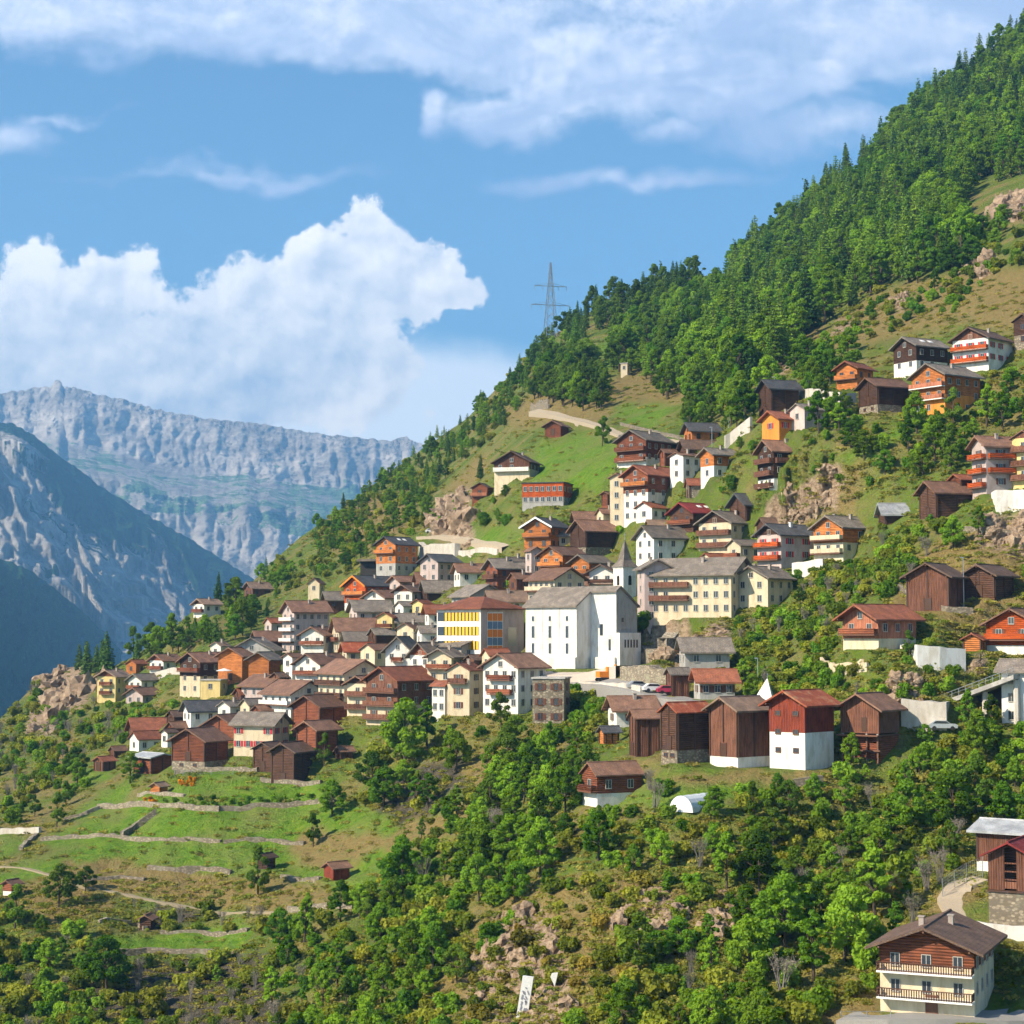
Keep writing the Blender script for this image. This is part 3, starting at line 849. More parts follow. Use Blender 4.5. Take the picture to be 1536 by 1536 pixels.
TABLE = '''
pale yellow house with small balconies above the rocky slope at the far left end | h | 173 1015 27 20 38 | G Y - 0 t | b=2,bx=(.2,.8)
small white house with grey roof just right of the pale yellow house | h | 212 1020 17 22 20 | G W - 0 g | ch=0
low pinkish house in front of the small white grey roofed house | h | 214 1042 22 23 13 | G P - 0 b | ch=0
tiny orange wooden house with dark red roof, uppermost at the left end | c | 204 996 13 15 14 | G O - 0 r | ch=0
cream house with two timbered gables beside the tiny orange wooden house | h | 245 991 18 24 20 | G W - 0 b | b=1
lone white house with tan roof on the wooded spur above the left end | h | 306 906 14 22 19 | G W - 0 t | b=1
small brown house with tan roof half hidden by firs on the left ridge | c | 379 882 11 24 13 | G K - 0 t |
tall house with cream lower floors and dark timbered gable beside the parasol terrace | h | 300 993 27 40 52 | G C B .58 b | ratio=1.3,b=1
low yellow annex with a railed roof terrace under the parasol | h | 330 1021 26 10 25 | F Y - 0 f | 
orange plank barn with brown roof right behind the parasol terrace | b | 363 984 32 22 38 | G O - 0 b | posts=0
orange wooden barn with dark bargeboards, second from the parasol terrace | b | 403 989 27 16 44 | G O - 0 g | posts=0
broad dark grey roofed house behind the two orange barns | h | 408 975 55 14 24 | G G - 0 g | ratio=1.0
small white gable peeping over the orange plank barn | h | 331 969 14 12 14 | G W - 0 t |
long brown roofed barn to the left of the tall lilac tenement foot | b | 388 960 8 38 22 | G B - 0 b |
small pinkish house with bright red roof left of the lilac tenement | h | 407 934 9 18 18 | G P - 0 r |
tall lilac tenement with a stack of white balconies on its narrow end | h | 441 917 16 47 62 | G P - 0 b | b=4,bm='W',nr=5,ratio=1.3
white gabled house in front of the lilac tenement | h | 485 952 30 18 24 | G W - 0 b |
pale blue white house with long balcony and wide brown roof | h | 480 996 33 38 36 | G W - 0 b | b=2
narrow white house tucked against the pale blue white house | h | 438 986 12 14 36 | G W - 0 b |
wide house with dark timber balconies and a large cream gable | h | 516 1010 35 52 58 | L C - 0 b | b=3,bm='B',bx=(0,1)
cream gable house with two dark balconies between two larger houses | h | 552 1026 28 22 48 | G C - 0 b | b=2,bm='K'
cream house with three balconies and a boarded brown long side | h | 596 1021 42 50 68 | G C K .45 r | b=3,bm='K'
white steep gabled house with a bay balcony, left one of the white twins | h | 615 975 33 14 38 | G W - 0 g | pitch=42,b=1,bx=(.3,.7),win=(.8,1.1)
white steep gabled house with ladder windows, right one of the white twins | h | 645 983 27 24 34 | G W - 0 g | pitch=42,win=(.8,1.1)
cream gable house with a shaded loggia between the white twins and the school | h | 677 985 32 16 36 | G C - 0 g | b=1
low white annex with a rust brown roof beside the cream tall house | h | 667 1029 17 12 55 | L W - 0 r | ch=0,nl=2
tall cream house with a brown balcony left of the largest white house | h | 704 1006 33 20 68 | G C - 0 r | b=1,bx=(.1,.9),bm='K'
largest white gabled house with a long brown balcony below the church | h | 777 1001 53 42 70 | G W - 0 b | b=2,bx=(.2,.85),nl=4,ratio=1.0
cream stone block with flat roof, brown shutters and railing on top | h | 846 1019 47 8 66 | F S - 0 f | sh='brown',nl=2,nr=1,B=7
long tan roofed house rising behind the school roof | h | 738 901 8 50 24 | G W - 0 t |
grey house with dark gabled roof up left of the school | h | 707 893 30 50 32 | L G - 0 g |
white walled house under a long brown lean roof left of the church tower | h | 879 879 43 25 18 | L W - 0 b | pitch=30
cream house with rows of tall windows and a broad grey gable above the church | h | 832 868 40 45 46 | L C - 0 b | nl=5,b=1,bm='C'
golden timber chalet with curved balcony above the cream tall windowed house | c | 844 832 34 34 34 | G W O .4 b | b=1,bm='O'
small white and orange house with grey roof right of the golden chalet | h | 884 843 27 30 28 | G W O .4 g | b=1,bm='O'
narrow lilac tower like house left of the golden timber chalet | h | 797 826 9 16 34 | L P - 0 b |
golden chalet with white bargeboards and slate roof on the upper left meadow edge | c | 826 789 40 26 26 | G O - 0 d | b=2,bm='O',verge='white',ratio=1.1
long dark barn with a wide brown roof crossing the upper village | b | 879 795 23 74 34 | G S B .4 b | ratio=1.9
brown roofed barn stacked just above the long dark barn | b | 866 779 6 46 14 | G B - 0 b |
low cream house with a plain grey roof left of the long dark barn | h | 815 802 9 40 16 | G C - 0 g | ch=0
white grey roofed house with four square gable windows above the tower | h | 981 805 27 58 38 | G W - 0 g | nl=2,ratio=1.4,sh='no'
white gable house with dark balcony left of the church tower | h | 920 858 36 12 30 | G W - 0 k | b=1,bm='B'
large beige house with two balconied floors and broad grey brown roof | h | 1097 783 49 46 42 | G C - 0 g | b=2,bm='K',ch=2
pink house with red shutters, red balcony and black roof | h | 1172 801 36 50 52 | G P - 0 d | b=2,bm='V',sh='red',wch=1,nl=2
timber topped house with two cream balconies at the right end of the upper village | c | 1265 790 44 50 52 | G C O .55 g | b=2,bm='C',ch=2
black brown roof of a barn just behind the pink house | b | 1148 786 12 30 14 | G B - 0 k |
cream cottage with small rust roof in front of the large beige house | h | 1068 838 18 27 16 | G C - 0 r | ch=0
cream gable house with green shuttered balcony beside the pink house | h | 1111 818 20 30 30 | G C - 0 g | b=1
long cream apartment block with brown balconies and sweeping grey roof | h | 1097 860 122 34 66 | L C - 0 g | b=2,bx=(0,.48),bm='K',nl=8,ratio=1.5,sh='no'
cream house with wide grey gable roof at the lower right of the apartment block | h | 1152 866 50 38 44 | G C - 0 g | ch=2
tall narrow pink house right beside the church tower | h | 967 852 11 40 86 | L P - 0 g | nl=1
dark red barn with a deep red metal roof and carved balcony | c | 1040 768 35 46 30 | G B - 0 D | b=1,sky=2,ch=0
tiny tan roofed shed between the dark red barn and the white gable house | s | 975 788 6 28 9 | G O - 0 t |
white gabled house with brown boarded side below the tall brown topped house | h | 978 761 24 22 26 | G W - 0 r | ch=0
tall house with white base and dark brown upper storey under a red brown roof | h | 972 711 37 46 70 | G W R .62 r | b=1,bm='O',ratio=1.3
tall slim white house glued to the brown topped house | h | 935 716 20 8 76 | G C - 0 b |
tiny red brown shed on the grass left of the slim white house | s | 912 741 9 7 17 | G R - 0 b |
chalet with red and white balconies at the edge of the bright meadow | c | 969 659 44 40 40 | G W R .35 g | b=2,bm='R',ch=2
modern orange timber house with blue grey roof above the upper village | c | 1038 645 12 40 22 | G O - 0 d | 
white cube like house with low brown roof and two slit windows | h | 1025 683 20 26 36 | G W - 0 b | pitch=18
half timber half white house with grey roof next to the white cube like house | h | 1071 681 20 33 34 | G W O .5 g | 
low stone shed with a sloping rust tiled roof above the red roofed barn | s | 1034 727 5 34 20 | G S - 0 r |
long black barn with slate roof above the pink house | b | 1119 756 24 50 26 | G B - 0 d |
dark chalet with three balconies and white base below the bright orange house | c | 1161 675 24 50 60 | G W B .3 b | b=3,bm='K',rb=1
bright orange plaster house with red shutters and brown roofs | h | 1169 627 26 36 34 | G X - 0 r | sh='red',ratio=1.1
grey roofed pinkish house directly behind the bright orange house | h | 1207 613 22 28 30 | G P - 0 g |
black log barn with grey roof above the bright orange house | b | 1157 581 18 42 40 | G B - 0 d |
orange red timber chalet with rusty roof on the upper right slope | c | 1286 551 31 24 30 | G O - 0 r | b=1,bm='O'
house with white base and black timber gable under a solar roof | c | 1375 517 34 46 46 | G W B .5 g | sky=2,ch=0
dark log barn with brown roof left of the salmon house | b | 1317 578 28 46 40 | G S B .3 b |
salmon house with two long balconies and broad brown roof | h | 1418 560 49 52 60 | G X O .5 g | b=2,bm='T',bs=1,ch=1
large white house with red shutters and balconies high on the right slope | h | 1483 505 53 36 50 | G W - 0 k | b=2,bm='V',sh='red',nl=3
dark roofed stone house cut by the right edge, highest of all | h | 1548 478 26 22 44 | G S B .5 k |
tall salmon brown house with stacked red balconies at the right | h | 1480 667 21 42 74 | G P - 0 b | b=4,bm='V',rb=2
yellow house with balconies cut by the right edge | h | 1553 655 33 22 76 | G Y - 0 b | b=3,bm='K'
dark open sided barn with a brown tiled roof under the salmon brown house | b | 1405 737 25 62 40 | G B - 0 b | ratio=1.6
blue grey sheet roofed shed left of the dark open sided barn | s | 1328 770 9 52 17 | G B - 0 m |
small dark red shed leaning on the salmon brown house | s | 1442 719 18 26 20 | G R - 0 r |
dark brown barn with a slanting mid roof alone on the dry slope | b | 1424 864 63 24 52 | G K - 0 k | ratio=1.0
open fronted dark barn with grey roof, right of the barn with mid roof | b | 1492 862 46 28 34 | G B - 0 k |
chalet with salmon boards, red balcony and red brown roof above the hedge | c | 1318 928 53 56 46 | G C T .35 r | b=1,bm='R',wch=1,ratio=1.2,gv=1.6
orange red chalet with full width balconies cut by the right edge | c | 1556 936 74 32 46 | G W V .3 b | b=2,bm='V'
tiny orange shed with red roof beside the white retaining wall | s | 1472 959 27 7 18 | G O - 0 r |
white house with low grey roof at the right edge under the concrete ramp | h | 1562 1006 57 12 80 | L W - 0 g | nl=2
log barn with tan rust roof, red doors in its white base | b | 1107 1066 42 48 86 | G W K .18 t | ratio=1.15
dark open barn with streaked rust red roof | b | 1016 1069 24 52 76 | G S B .25 u | ratio=1.9
red brown barn with a brown tiled roof left of the rust red roofed barn | b | 954 1077 9 36 58 | G K - 0 b |
brown roofed house with a little white gable behind the row of barns | h | 925 1064 13 58 26 | G W - 0 b | ch=1,nr=4
tiny orange hut with a blue grey roof in front of the barn row | s | 907 1098 8 22 18 | G O - 0 d |
red brown cottage with wide brown roof in the bushes below the barn row | c | 896 1163 22 66 48 | G W R .42 b | b=1,bm='R',ratio=1.6,ch=0
long white garage with plain grey roof under the stone terrace | h | 1028 976 9 66 28 | G G - 0 g | nr=2,ch=0
dark wooden shed with grey roof beside the parked cars | s | 1008 1011 8 26 32 | G K - 0 g |
grey white house with red garage doors and red brown roof | h | 1050 1021 9 52 28 | G G - 0 r | nr=3,ch=0
beige stone house with brown balcony and brown roof in the middle of the lower left | h | 436 1041 38 48 36 | L W - 0 b | b=2,bm='W'
brown roofed house with red shutters behind the beige stone house | h | 400 1029 34 38 22 | L P - 0 b |
white house under a large dark grey roof at the lower left | h | 286 1066 10 52 32 | G W - 0 d | ratio=1.6
small white house with narrow gable right of the dark grey roof | h | 345 1060 16 20 24 | G W - 0 g |
cream grey roofed cottage wedged behind the red shuttered cream house | h | 374 1058 12 24 24 | G C - 0 g |
red brown plank barn with wide brown roof, right of the beige stone house | b | 480 1060 37 36 36 | G R - 0 b |
orange brown barn with dark gable above the lower left gardens | b | 352 1090 42 36 26 | G R - 0 b |
cream house with red framed windows and grey roof above the gardens | h | 409 1087 52 22 48 | L C - 0 g | sh='red',nl=4
wide red brown barn with planked gable on a stone base above the gardens | b | 307 1112 49 34 44 | G S R .3 b | ratio=1.0
shed with pale sheet metal roof left of the wide red brown barn | s | 227 1137 26 32 24 | L R - 0 m | pitch=12
black barn with steep dark gable standing foremost above the gardens | b | 441 1128 34 26 48 | G B - 0 k |
dark barn half hidden behind the foremost black barn | b | 407 1124 27 20 34 | G B - 0 k |
brown barn with log gable at the right end of the lower left row | b | 475 1095 27 28 44 | G R - 0 b |
low barn with long red roof at the left lower edge of the village | b | 203 1096 9 52 13 | G B - 0 r |
white gable cottage with rust roof below the long red roof | h | 208 1109 12 30 18 | G W - 0 r | ch=0
brown stable with dark opening left of the pale sheet metal roof | s | 155 1142 14 18 15 | G K - 0 r |
small brown roofed shed above the brown stable | s | 172 1126 7 17 11 | G K - 0 b |
small open wooden hut with tan roof among the garden beds | t | 239 1180 13 12 11 | G O - 0 t | posts=0
little red and white hut at the left edge of the terraces | t | 17 1327 12 13 17 | G W R .4 b | posts=0
narrow black outhouse on the terraces beside a dark tree | t | 401 1287 7 6 17 | G B - 0 k | posts=0
small black hut on the lowest terrace | t | 226 1379 15 6 16 | G B - 0 b | posts=0
small dark red hut at the right end of the terraces | t | 500 1303 14 24 18 | G Q - 0 b | posts=0
chalet with orange upper floor and skylights in its slate roof, left of the road walls | c | 593 816 29 33 46 | G G O .5 d | sky=2,b=1,bm='O',ch=0
pinkish stone house with dark roof right of the skylight chalet | h | 657 842 27 32 26 | G P - 0 d |
brown roofed white house below the curved road wall | h | 690 857 9 38 18 | G W - 0 b |
dark timber house with stepped balconies below the road bend | c | 746 851 18 40 30 | G R - 0 g | b=2,bm='K'
red sided house with a decorated white gable and slate roof | c | 548 878 28 42 30 | G W V .3 d | b=1,bm='O',verge='orange'
tiny cream chapel like house alone above the left of the village | h | 479 875 15 7 18 | G C - 0 b | pitch=38,ch=0
brown roofed timber house left of the decorated gable house | c | 492 899 6 34 18 | G K - 0 g | ch=0
white gable house with a dark red balcony below the decorated gable house | h | 577 896 28 26 18 | G W - 0 b |
little white gable house between two brown roofs in the upper left village | h | 618 887 24 20 18 | G W - 0 k |
long barn with a brown roof below the pinkish stone house | b | 630 874 7 52 14 | G R - 0 b |
low barn with grey brown roof directly below the long brown roofed barn | b | 641 887 8 50 12 | G B - 0 g |
grey roofed pinkish house right of the lilac tenement | h | 535 916 10 46 26 | G P - 0 g |
blue grey house with a small white gable in the upper left village | h | 605 909 11 20 16 | G W - 0 g |
small orange yellow house with a red roof left of the school roof | h | 634 905 14 12 18 | G Y - 0 r |
brown roofed house touching the left end of the school | h | 643 919 5 42 20 | G W - 0 r | ch=1
brown roofed cream house with a dark gable, two rows above the white twins | h | 508 946 9 56 26 | G C - 0 b |
grey roofed cream cottage below the grey roofed pinkish house | h | 521 960 5 34 18 | G C - 0 g | ch=0
yellow house with a short balcony among brown roofs | h | 588 926 20 11 26 | G Y - 0 r | b=1
white house under a long grey roof left of the school | h | 596 932 5 50 18 | G W - 0 g |
cream gable house with brown roof above the right white twin | h | 620 943 22 14 24 | G C - 0 b |
white house with a grey pitched roof right under the school front | h | 632 949 6 30 24 | G W - 0 g |
dark little gable with grey roof above the left white twin | s | 564 952 10 26 16 | G B - 0 g |
cream house under a bright rust orange roof | h | 520 976 6 33 20 | G C - 0 u | ch=0
small cream gable with brown roof left of the white twins | h | 562 975 19 24 22 | G C - 0 b | ch=0
grey roofed house crouching in front of the school wall | h | 692 969 32 36 26 | L G - 0 g | pitch=20
brown barn with white annex by the dirt road above the bright meadow | b | 841 638 24 12 15 | G R - 0 b |
stone chalet with black roof and white terrace left of the bright meadow | c | 794 692 53 16 24 | G C K .55 k | b=1,bs=1,bm='W',ratio=1.0,ch=2
small dark gable house above the cliff, left of the modern orange house | c | 731 731 23 9 14 | G R - 0 k | b=1,bm='T'
modern flat roofed house with orange boards below the stone chalet | c | 845 724 62 14 34 | F G V .38 d | th=16,nl=7,sh='no',B=9
stone ruin tower with dark window in the upper bushes | h | 941 545 10 3 18 | F C - 0 f | nl=1,nr=1,ch=0,B=3
tiny brown hut at the skyline beside the ridge meadow | s | 1090 399 8 6 10 | G R - 0 b |
large tan house with two brown balconies and a brown roof in the bottom right corner | c | 1462 1428 138 30 100 | G C R .72 k | b=2,bm='B',bs=1,bd=1.5,nl=3,sh='no',ratio=1.15,gv=1.6,ov=1.3,pitch=21,noapex=1,ch=2,door=.45
brown barn with grey sheet metal roof behind the red roofed barn at the right edge | b | 1560 1253 92 30 60 | L W K .25 m | pitch=16
dark roofed shed squeezed behind the tall cream house with a brown balcony | s | 712 990 14 24 22 | G K - 0 k |
dark shed with rust roof under the parasol terrace | s | 362 1042 10 24 18 | G K - 0 r |
black shed with brown roof left of the large dark grey roof | s | 262 1075 10 22 15 | G B - 0 k |
narrow white cottage beside the long red roofed barn | h | 251 1099 8 12 22 | G W - 0 k | ch=0,gb=0
small brown hut right of the lower left barns | s | 512 1127 8 18 12 | G K - 0 b |
long low dark shed below the modern orange timber house | s | 1030 672 10 45 14 | G B - 0 k |
small red brown shed behind the white cube like house | s | 998 679 8 18 20 | G R - 0 b |
small white gable house in the gap below the left corner of the school | h | 668 962 16 20 26 | G W - 0 b | ch=0
low brown roofed house between the stone block and the loggia house | h | 735 983 12 30 18 | G C - 0 r | ch=0
pinkish cottage with brown roof beneath the skylight chalet | h | 600 872 14 24 20 | G P - 0 b |
brown timber cottage above the long tan roofed house | c | 775 868 12 26 22 | G K - 0 b |
cream cottage with grey roof left of the narrow lilac tower like house | h | 770 842 12 22 20 | G C - 0 g |
small dark barn between the orange barns and the pale blue white house | b | 420 1016 12 20 24 | G K - 0 k |
dark plank shed between the beige stone house and the red framed windows | s | 392 1066 12 22 20 | G R - 0 b |
brown roofed cottage right above the garden wall of the wide barn | s | 262 1092 11 22 16 | G R - 0 b |
pale cottage with brown roof behind the long dark barn | h | 905 770 10 24 18 | G C - 0 b |
'''
parse(TABLE)
# ------------------------------------------------------------------ church
def church():
    g = ground(865, 1003); D = g.y; s = FP / D
    th = R(38); phi = math.atan2(g.x, g.y)
    k = 7.44 / s
    LN, ST, LT, DP = 13.3 * k, 4.8 * k, 6.3 * k, 11.8 * k
    H = 12.6 * k; tp = .63; yr = DP / 2; zr = H + yr * tp; B0 = 7.2 * k
    root = empty('church', g, -th - phi, 'big modern white church with slit windows and grey gable in the middle of the village', 'church'); BLD.append((g, -th - phi, LN, DP, 99)); ox = Vector((LT + 12, -3, 0)); ox.rotate(Matrix.Rotation(-th - phi, 3, 'Z')); BLD.append((g + ox, -th - phi, LT + 14, DP + 3, 99))
    RECTS.append((778, 960, 880, 1000, D, s)); FOOT.append((g.x, g.y + 5, 15))
    w = MB()
    w.prism([(0, -6), (yr, -6), (yr, zr), (0, H)], -LN, 0, 'x')
    w.prism([(yr + .001, -6), (DP, -6), (DP, H), (yr + .001, zr)], -LN, 0, 'x')
    for i in range(1, 3):
        x = -LN * i / 3; w.box(x - .09, x + .09, -.07, -.002, 2.5, H - .1)
    w.build('nave', WM['W'], root)
    t_ = MB()
    t_.prism([(ST, B0 - 6), (yr, B0 - 6), (yr, zr), (ST, H + ST * tp)], .002, LT, 'x')
    t_.box(.002, LT, ST, DP, -8, B0 - 6 + .001)
    t_.build('transept', WM['W'], root)
    e = MB(); e.prism([(ST + .02, B0 - .1), (DP, B0 - .1), (DP, H), (yr, zr), (ST + .02, H + ST * tp)], LT, LT + .12, 'x')
    e.prism([(yr + .001, B0 - 6), (DP, B0 - 6), (DP, H), (yr + .001, zr)], .002, LT, 'x')
    e.build('gable_cladding', WM['G'], root)
    lo = MB(); lo.box(LT + .125, LT + 1.0, ST - .1, DP + .1, -8, B0); lo.build('lower_block', WM['W'], root)
    pd_ = MB(); pd_.box(-LN - 1.2, .4, -1.0, -.003, -7, 2.3 * k); pd_.box(.402, LT + .1, ST - .7, ST - .003, -7, 2.3 * k)
    pd_.build('plinth', WM['P'] if False else WM['W'], root)
    r_ = MB(); th_ = .34; o = .55
    def slope(y0, y1, x0, x1):
        f = lambda y: (H + .03 + y * tp) if y <= yr else (H + .03 + (DP - y) * tp)
        r_.prism([(y0, f(y0)), (y1, f(y1)), (y1, f(y1) + th_), (y0, f(y0) + th_)], x0, x1, 'x')
    slope(-o, ST - o, -LN - o, .35); slope(ST - o, yr, -LN - o, LT + o); slope(yr, DP + o, -LN - o, LT + o)
    r_.build('roof', RM['g'], root)
    # slit windows: three bays, three tiers
    def slit(x, y, z, w_, h_, face='l', name='window'):
        m_ = MB()
        m_.box(-w_/2 - .08, -w_/2, -.07, .01, -h_/2 - .08, h_/2 + .08); m_.box(w_/2, w_/2 + .08, -.07, .01, -h_/2 - .08, h_/2 + .08)
        m_.box(-w_/2, w_/2, -.07, .01, h_/2, h_/2 + .08); m_.box(-w_/2, w_/2, -.07, .01, -h_/2 - .08, -h_/2)
        m_.box(-w_/2, w_/2, -.03, .012, -h_/2, h_/2, 1)
        q = m_.build(name, [FM['metal'], FM['glass']], root); q.location = (x, y, z)
        if face == 'r': q.rotation_euler = (0, 0, R(90))
    for i in range(3):
        x = -LN * (i + .55) / 3
        slit(x, 0, H * .80, .5, .9); slit(x, 0, H * .585, .6, 2.3); slit(x, 0, H * .32, .55, 2.0)
    slit(LT * .42, ST, H * .62, .7, 2.2); slit(LT * .75, ST, H * .38, .5, 2.2)
    slit(LT + .12, yr + .9, B0 + 2.6, .8, .9, 'r')
    for i in range(5):
        slit(LT + 1.0, ST + 1.7 + i * 1.0, B0 - 2.2, .45, 1.5, 'r')
church()
def bell_tower():
    g = ground(935, 905); D = g.y; s = FP / D
    zt = at(935, 852, D).z; za = at(935, 808, D).z
    th = R(53); W_ = 15 / (s * math.cos(th))
    root = empty('bell_tower', g, -th - math.atan2(g.x, g.y), 'old white bell tower with a slender grey pointed spire behind the church', 'bell tower')
    FOOT.append((g.x, g.y, 4)); RECTS.append((918, 956, 806, 900, D, s))
    H = zt - g.z; S_ = za - g.z
    m_ = MB(); m_.box(-W_, 0, 0, W_, -6, H); m_.box(-W_ - .12, .12, -.12, W_ + .12, H, H + .25); m_.build('shaft', WM['W'], root)
    sp_ = MB(); c_ = W_ / 2; z0 = H + .25
    rings = [(W_/2 + .35, z0), (W_/2 * .62, z0 + (S_ - z0) * .24), (.02, S_)]
    P = []
    for r_, z in rings:
        P += [(-c_ - r_, c_ - r_, z), (-c_ + r_, c_ - r_, z), (-c_ + r_, c_ + r_, z), (-c_ - r_, c_ + r_, z)]
    fs = [(3, 2, 1, 0)]
    for a in (0, 4):
        for k in range(4): fs.append((a + k, a + (k + 1) % 4, a + 4 + (k + 1) % 4, a + 4 + k))
    sp_.poly(P, fs); sp = sp_.build('spire', RM['g'], root)
    cr = MB(); cr.box(-c_ - .05, -c_ + .05, c_ - .05, c_ + .05, S_ - .3, S_ + 1.5); cr.box(-c_ - .35, -c_ - .051, c_ - .04, c_ + .04, S_ + .9, S_ + 1.0); cr.box(-c_ + .051, -c_ + .35, c_ - .04, c_ + .04, S_ + .9, S_ + 1.0)
    cr.build('cross', FM['metal'], sp)
    for face in ('l', 'r'):
        o_ = MB(); n = 8; pts = [(-.42, -1.1), (.42, -1.1), (.42, .6)] + [(.42 * math.cos(math.pi * i / n), .6 + .42 * math.sin(math.pi * i / n)) for i in range(1, n)] + [(-.42, .6)]
        o_.prism(pts, -.05, .03, 'y'); q = o_.build('belfry_opening', FM['dark'], root)
        if face == 'l': q.location = (-W_ / 2, 0, H - 2.6)
        else: q.location = (0, W_ / 2, H - 2.6); q.rotation_euler = (0, 0, R(90))
bell_tower()
# ------------------------------------------------------------------ school
def school():
    g = ground(721, 985); D = g.y; s = FP / D
    th = R(43); A = 67 / (s * math.cos(th)); Bd = 66 / (s * math.sin(th)); H = (at(721, 914, D).z - g.z)
    root = empty('school', g, -th - math.atan2(g.x, g.y), 'white school like block with rows of yellow shutters and an orange and blue window column', 'school')
    RECTS.append((652, 788, 905, 970, D, s)); FOOT.append((g.x, g.y + 8, 12)); BLD.append((g, -th - math.atan2(g.x, g.y), A, Bd, 99)); ox = Vector((9, -4, 0)); ox.rotate(Matrix.Rotation(-th - math.atan2(g.x, g.y), 3, 'Z')); BLD.append((g + ox, -th - math.atan2(g.x, g.y), 10, Bd + 5, 99))
    w = MB(); w.box(-A, 0, 0, Bd, -6, H); w.build('wall', WM['W'], root)
    w = MB(); w.box(.003, .06, .05, Bd - .05, -6, H - .02); w.build('end_wall', WM['P'], root)
    e = .9; z = H + .02; r_ = MB(); zr = H + 2.9
    q = [(-A-e,-e,z),(e,-e,z),(e,Bd+e,z),(-A-e,Bd+e,z),(-A-e,-e,z+.25),(e,-e,z+.25),(e,Bd+e,z+.25),(-A-e,Bd+e,z+.25),(-A*.72,Bd*.5,zr),(-A*.32,Bd*.42,zr)]
    r_.poly(q, [(3,2,1,0),(0,1,5,4),(1,2,6,5),(2,3,7,6),(3,0,4,7),(4,5,9,8),(5,6,9),(6,7,8,9),(7,4,8)])
    r_.build('roof', RM['r'], root)
    for f in range(3):
        zc = H - 1.55 - 3.1 * f
        b_ = MB(); b_.box(-A + .3, -A * .2 + A * .14, -.05, -.001, zc - .95, zc + .95); band = b_.build('window_band', FM['glass'], root)
        n = 10; x0 = -A * .82; x1 = -.35
        for i in range(n):
            x = x0 + (x1 - x0) * (i + .5) / n
            m_ = MB(); m_.box(x - .33, x + .33, -.13, -.052, zc - .9, zc + .9); m_.build('shutter', FM['yellow'], band)
    y0, y1 = Bd * .15, Bd * .5
    col = MB(); col.box(.061, .10, y0 - .1, y1 + .1, .4, H - .5); pc = col.build('window_column', FM['white'], root)
    for r in range(5):
        for k in range(3):
            ya = y0 + (y1 - y0) * k / 3; yb = ya + (y1 - y0) / 3 - .16
            za = H - .7 - (H - 1.4) * (r + 1) / 5; zb = za + (H - 1.4) / 5 - .14
            m_ = MB(); m_.box(.102, .14, ya, yb, za, zb); m_.build('panel', FM['orange' if r % 2 == 0 else 'blue'], pc)
    m_ = MB(); m_.box(.061, .12, Bd * .62, Bd * .82, H * .22, H * .62); m_.build('wall_panel', FM['metal'], root)
school()
# ------------------------------------------------------------------ barns with their own build
r_ = make_house('tall barn with red boarded gable over a white plastered base', 'barn', 'house', 1208, 1057, 53, 43, 98, 'G', 'W', 'Q', .56, 'u',
           dict(nl=2, nr=0, ratio=1.15, fr='bframe', sh='no', ch=0, win=(.9, .6), gv=1.2, ov=1.2, pitch=27), GB)
def raccard():
    c, ye, wl, wr, h = 1319, 1063, 57, 30, 87
    g = ground(c, ye + h); D = g.y; s = FP / D
    th = math.atan2(wr / wl, 1.0); A = wl / (s * math.cos(th)); Bd = wr / (s * math.sin(th)); H = h / s
    root = empty('barn', g, -th - math.atan2(g.x, g.y), 'log granary on stilts over a timber frame, right end of the barn row', 'barn', GB)
    RECTS.append((c - wl, c + wr, ye - 8, ye + h * .8, D, s)); FOOT.append((g.x, g.y + 3, 6))
    zf = H * .56; tp = math.tan(R(30))
    w = MB(); w.prism([(-A, zf), (0, zf), (0, H), (-A/2, H + A/2*tp), (-A, H)], 0, Bd, 'y'); w.build('log_room', WM['K'], root)
    w = MB(); w.box(-A - .2, .2, -.9, Bd + .2, zf - .42, zf - .22); w.build('platform', FM['wood'], root)
    for x in (-A + .3, -A * .66, -A * .33, -.3):
        for y in (.2, Bd - .4):
            p_ = MB(); p_.box(x - .14, x + .14, y - .14, y + .14, zf - .218, zf - .004); p_.build('stilt', FM['stonecap'], root)
            if y < 1:
                p_ = MB(); p_.box(x - .13, x + .13, y - .14, y + .14, -3, zf - .424); p_.build('post', FM['wood'], root)
    w = MB(); w.box(-A + .1, -.1, .5, Bd, -4, zf - .425); w.build('lower_wall', WM['R'], root)
    w = MB(); w.box(-A - .25, .25, -.25, .19, zf * .45, zf * .45 + .22); w.build('beam', FM['wood'], root)
    mb, zr = roof_slabs(A, 1.1, tp, .24, H, -1.2, Bd + 1, 'y'); mb.build('roof', RM['b'], root)
    w = MB(); w.box(-A*.45, -A*.45 + .9, -.08, .01, zf + .3, zf + 2.4); w.build('door', FM['post'], root)
raccard()
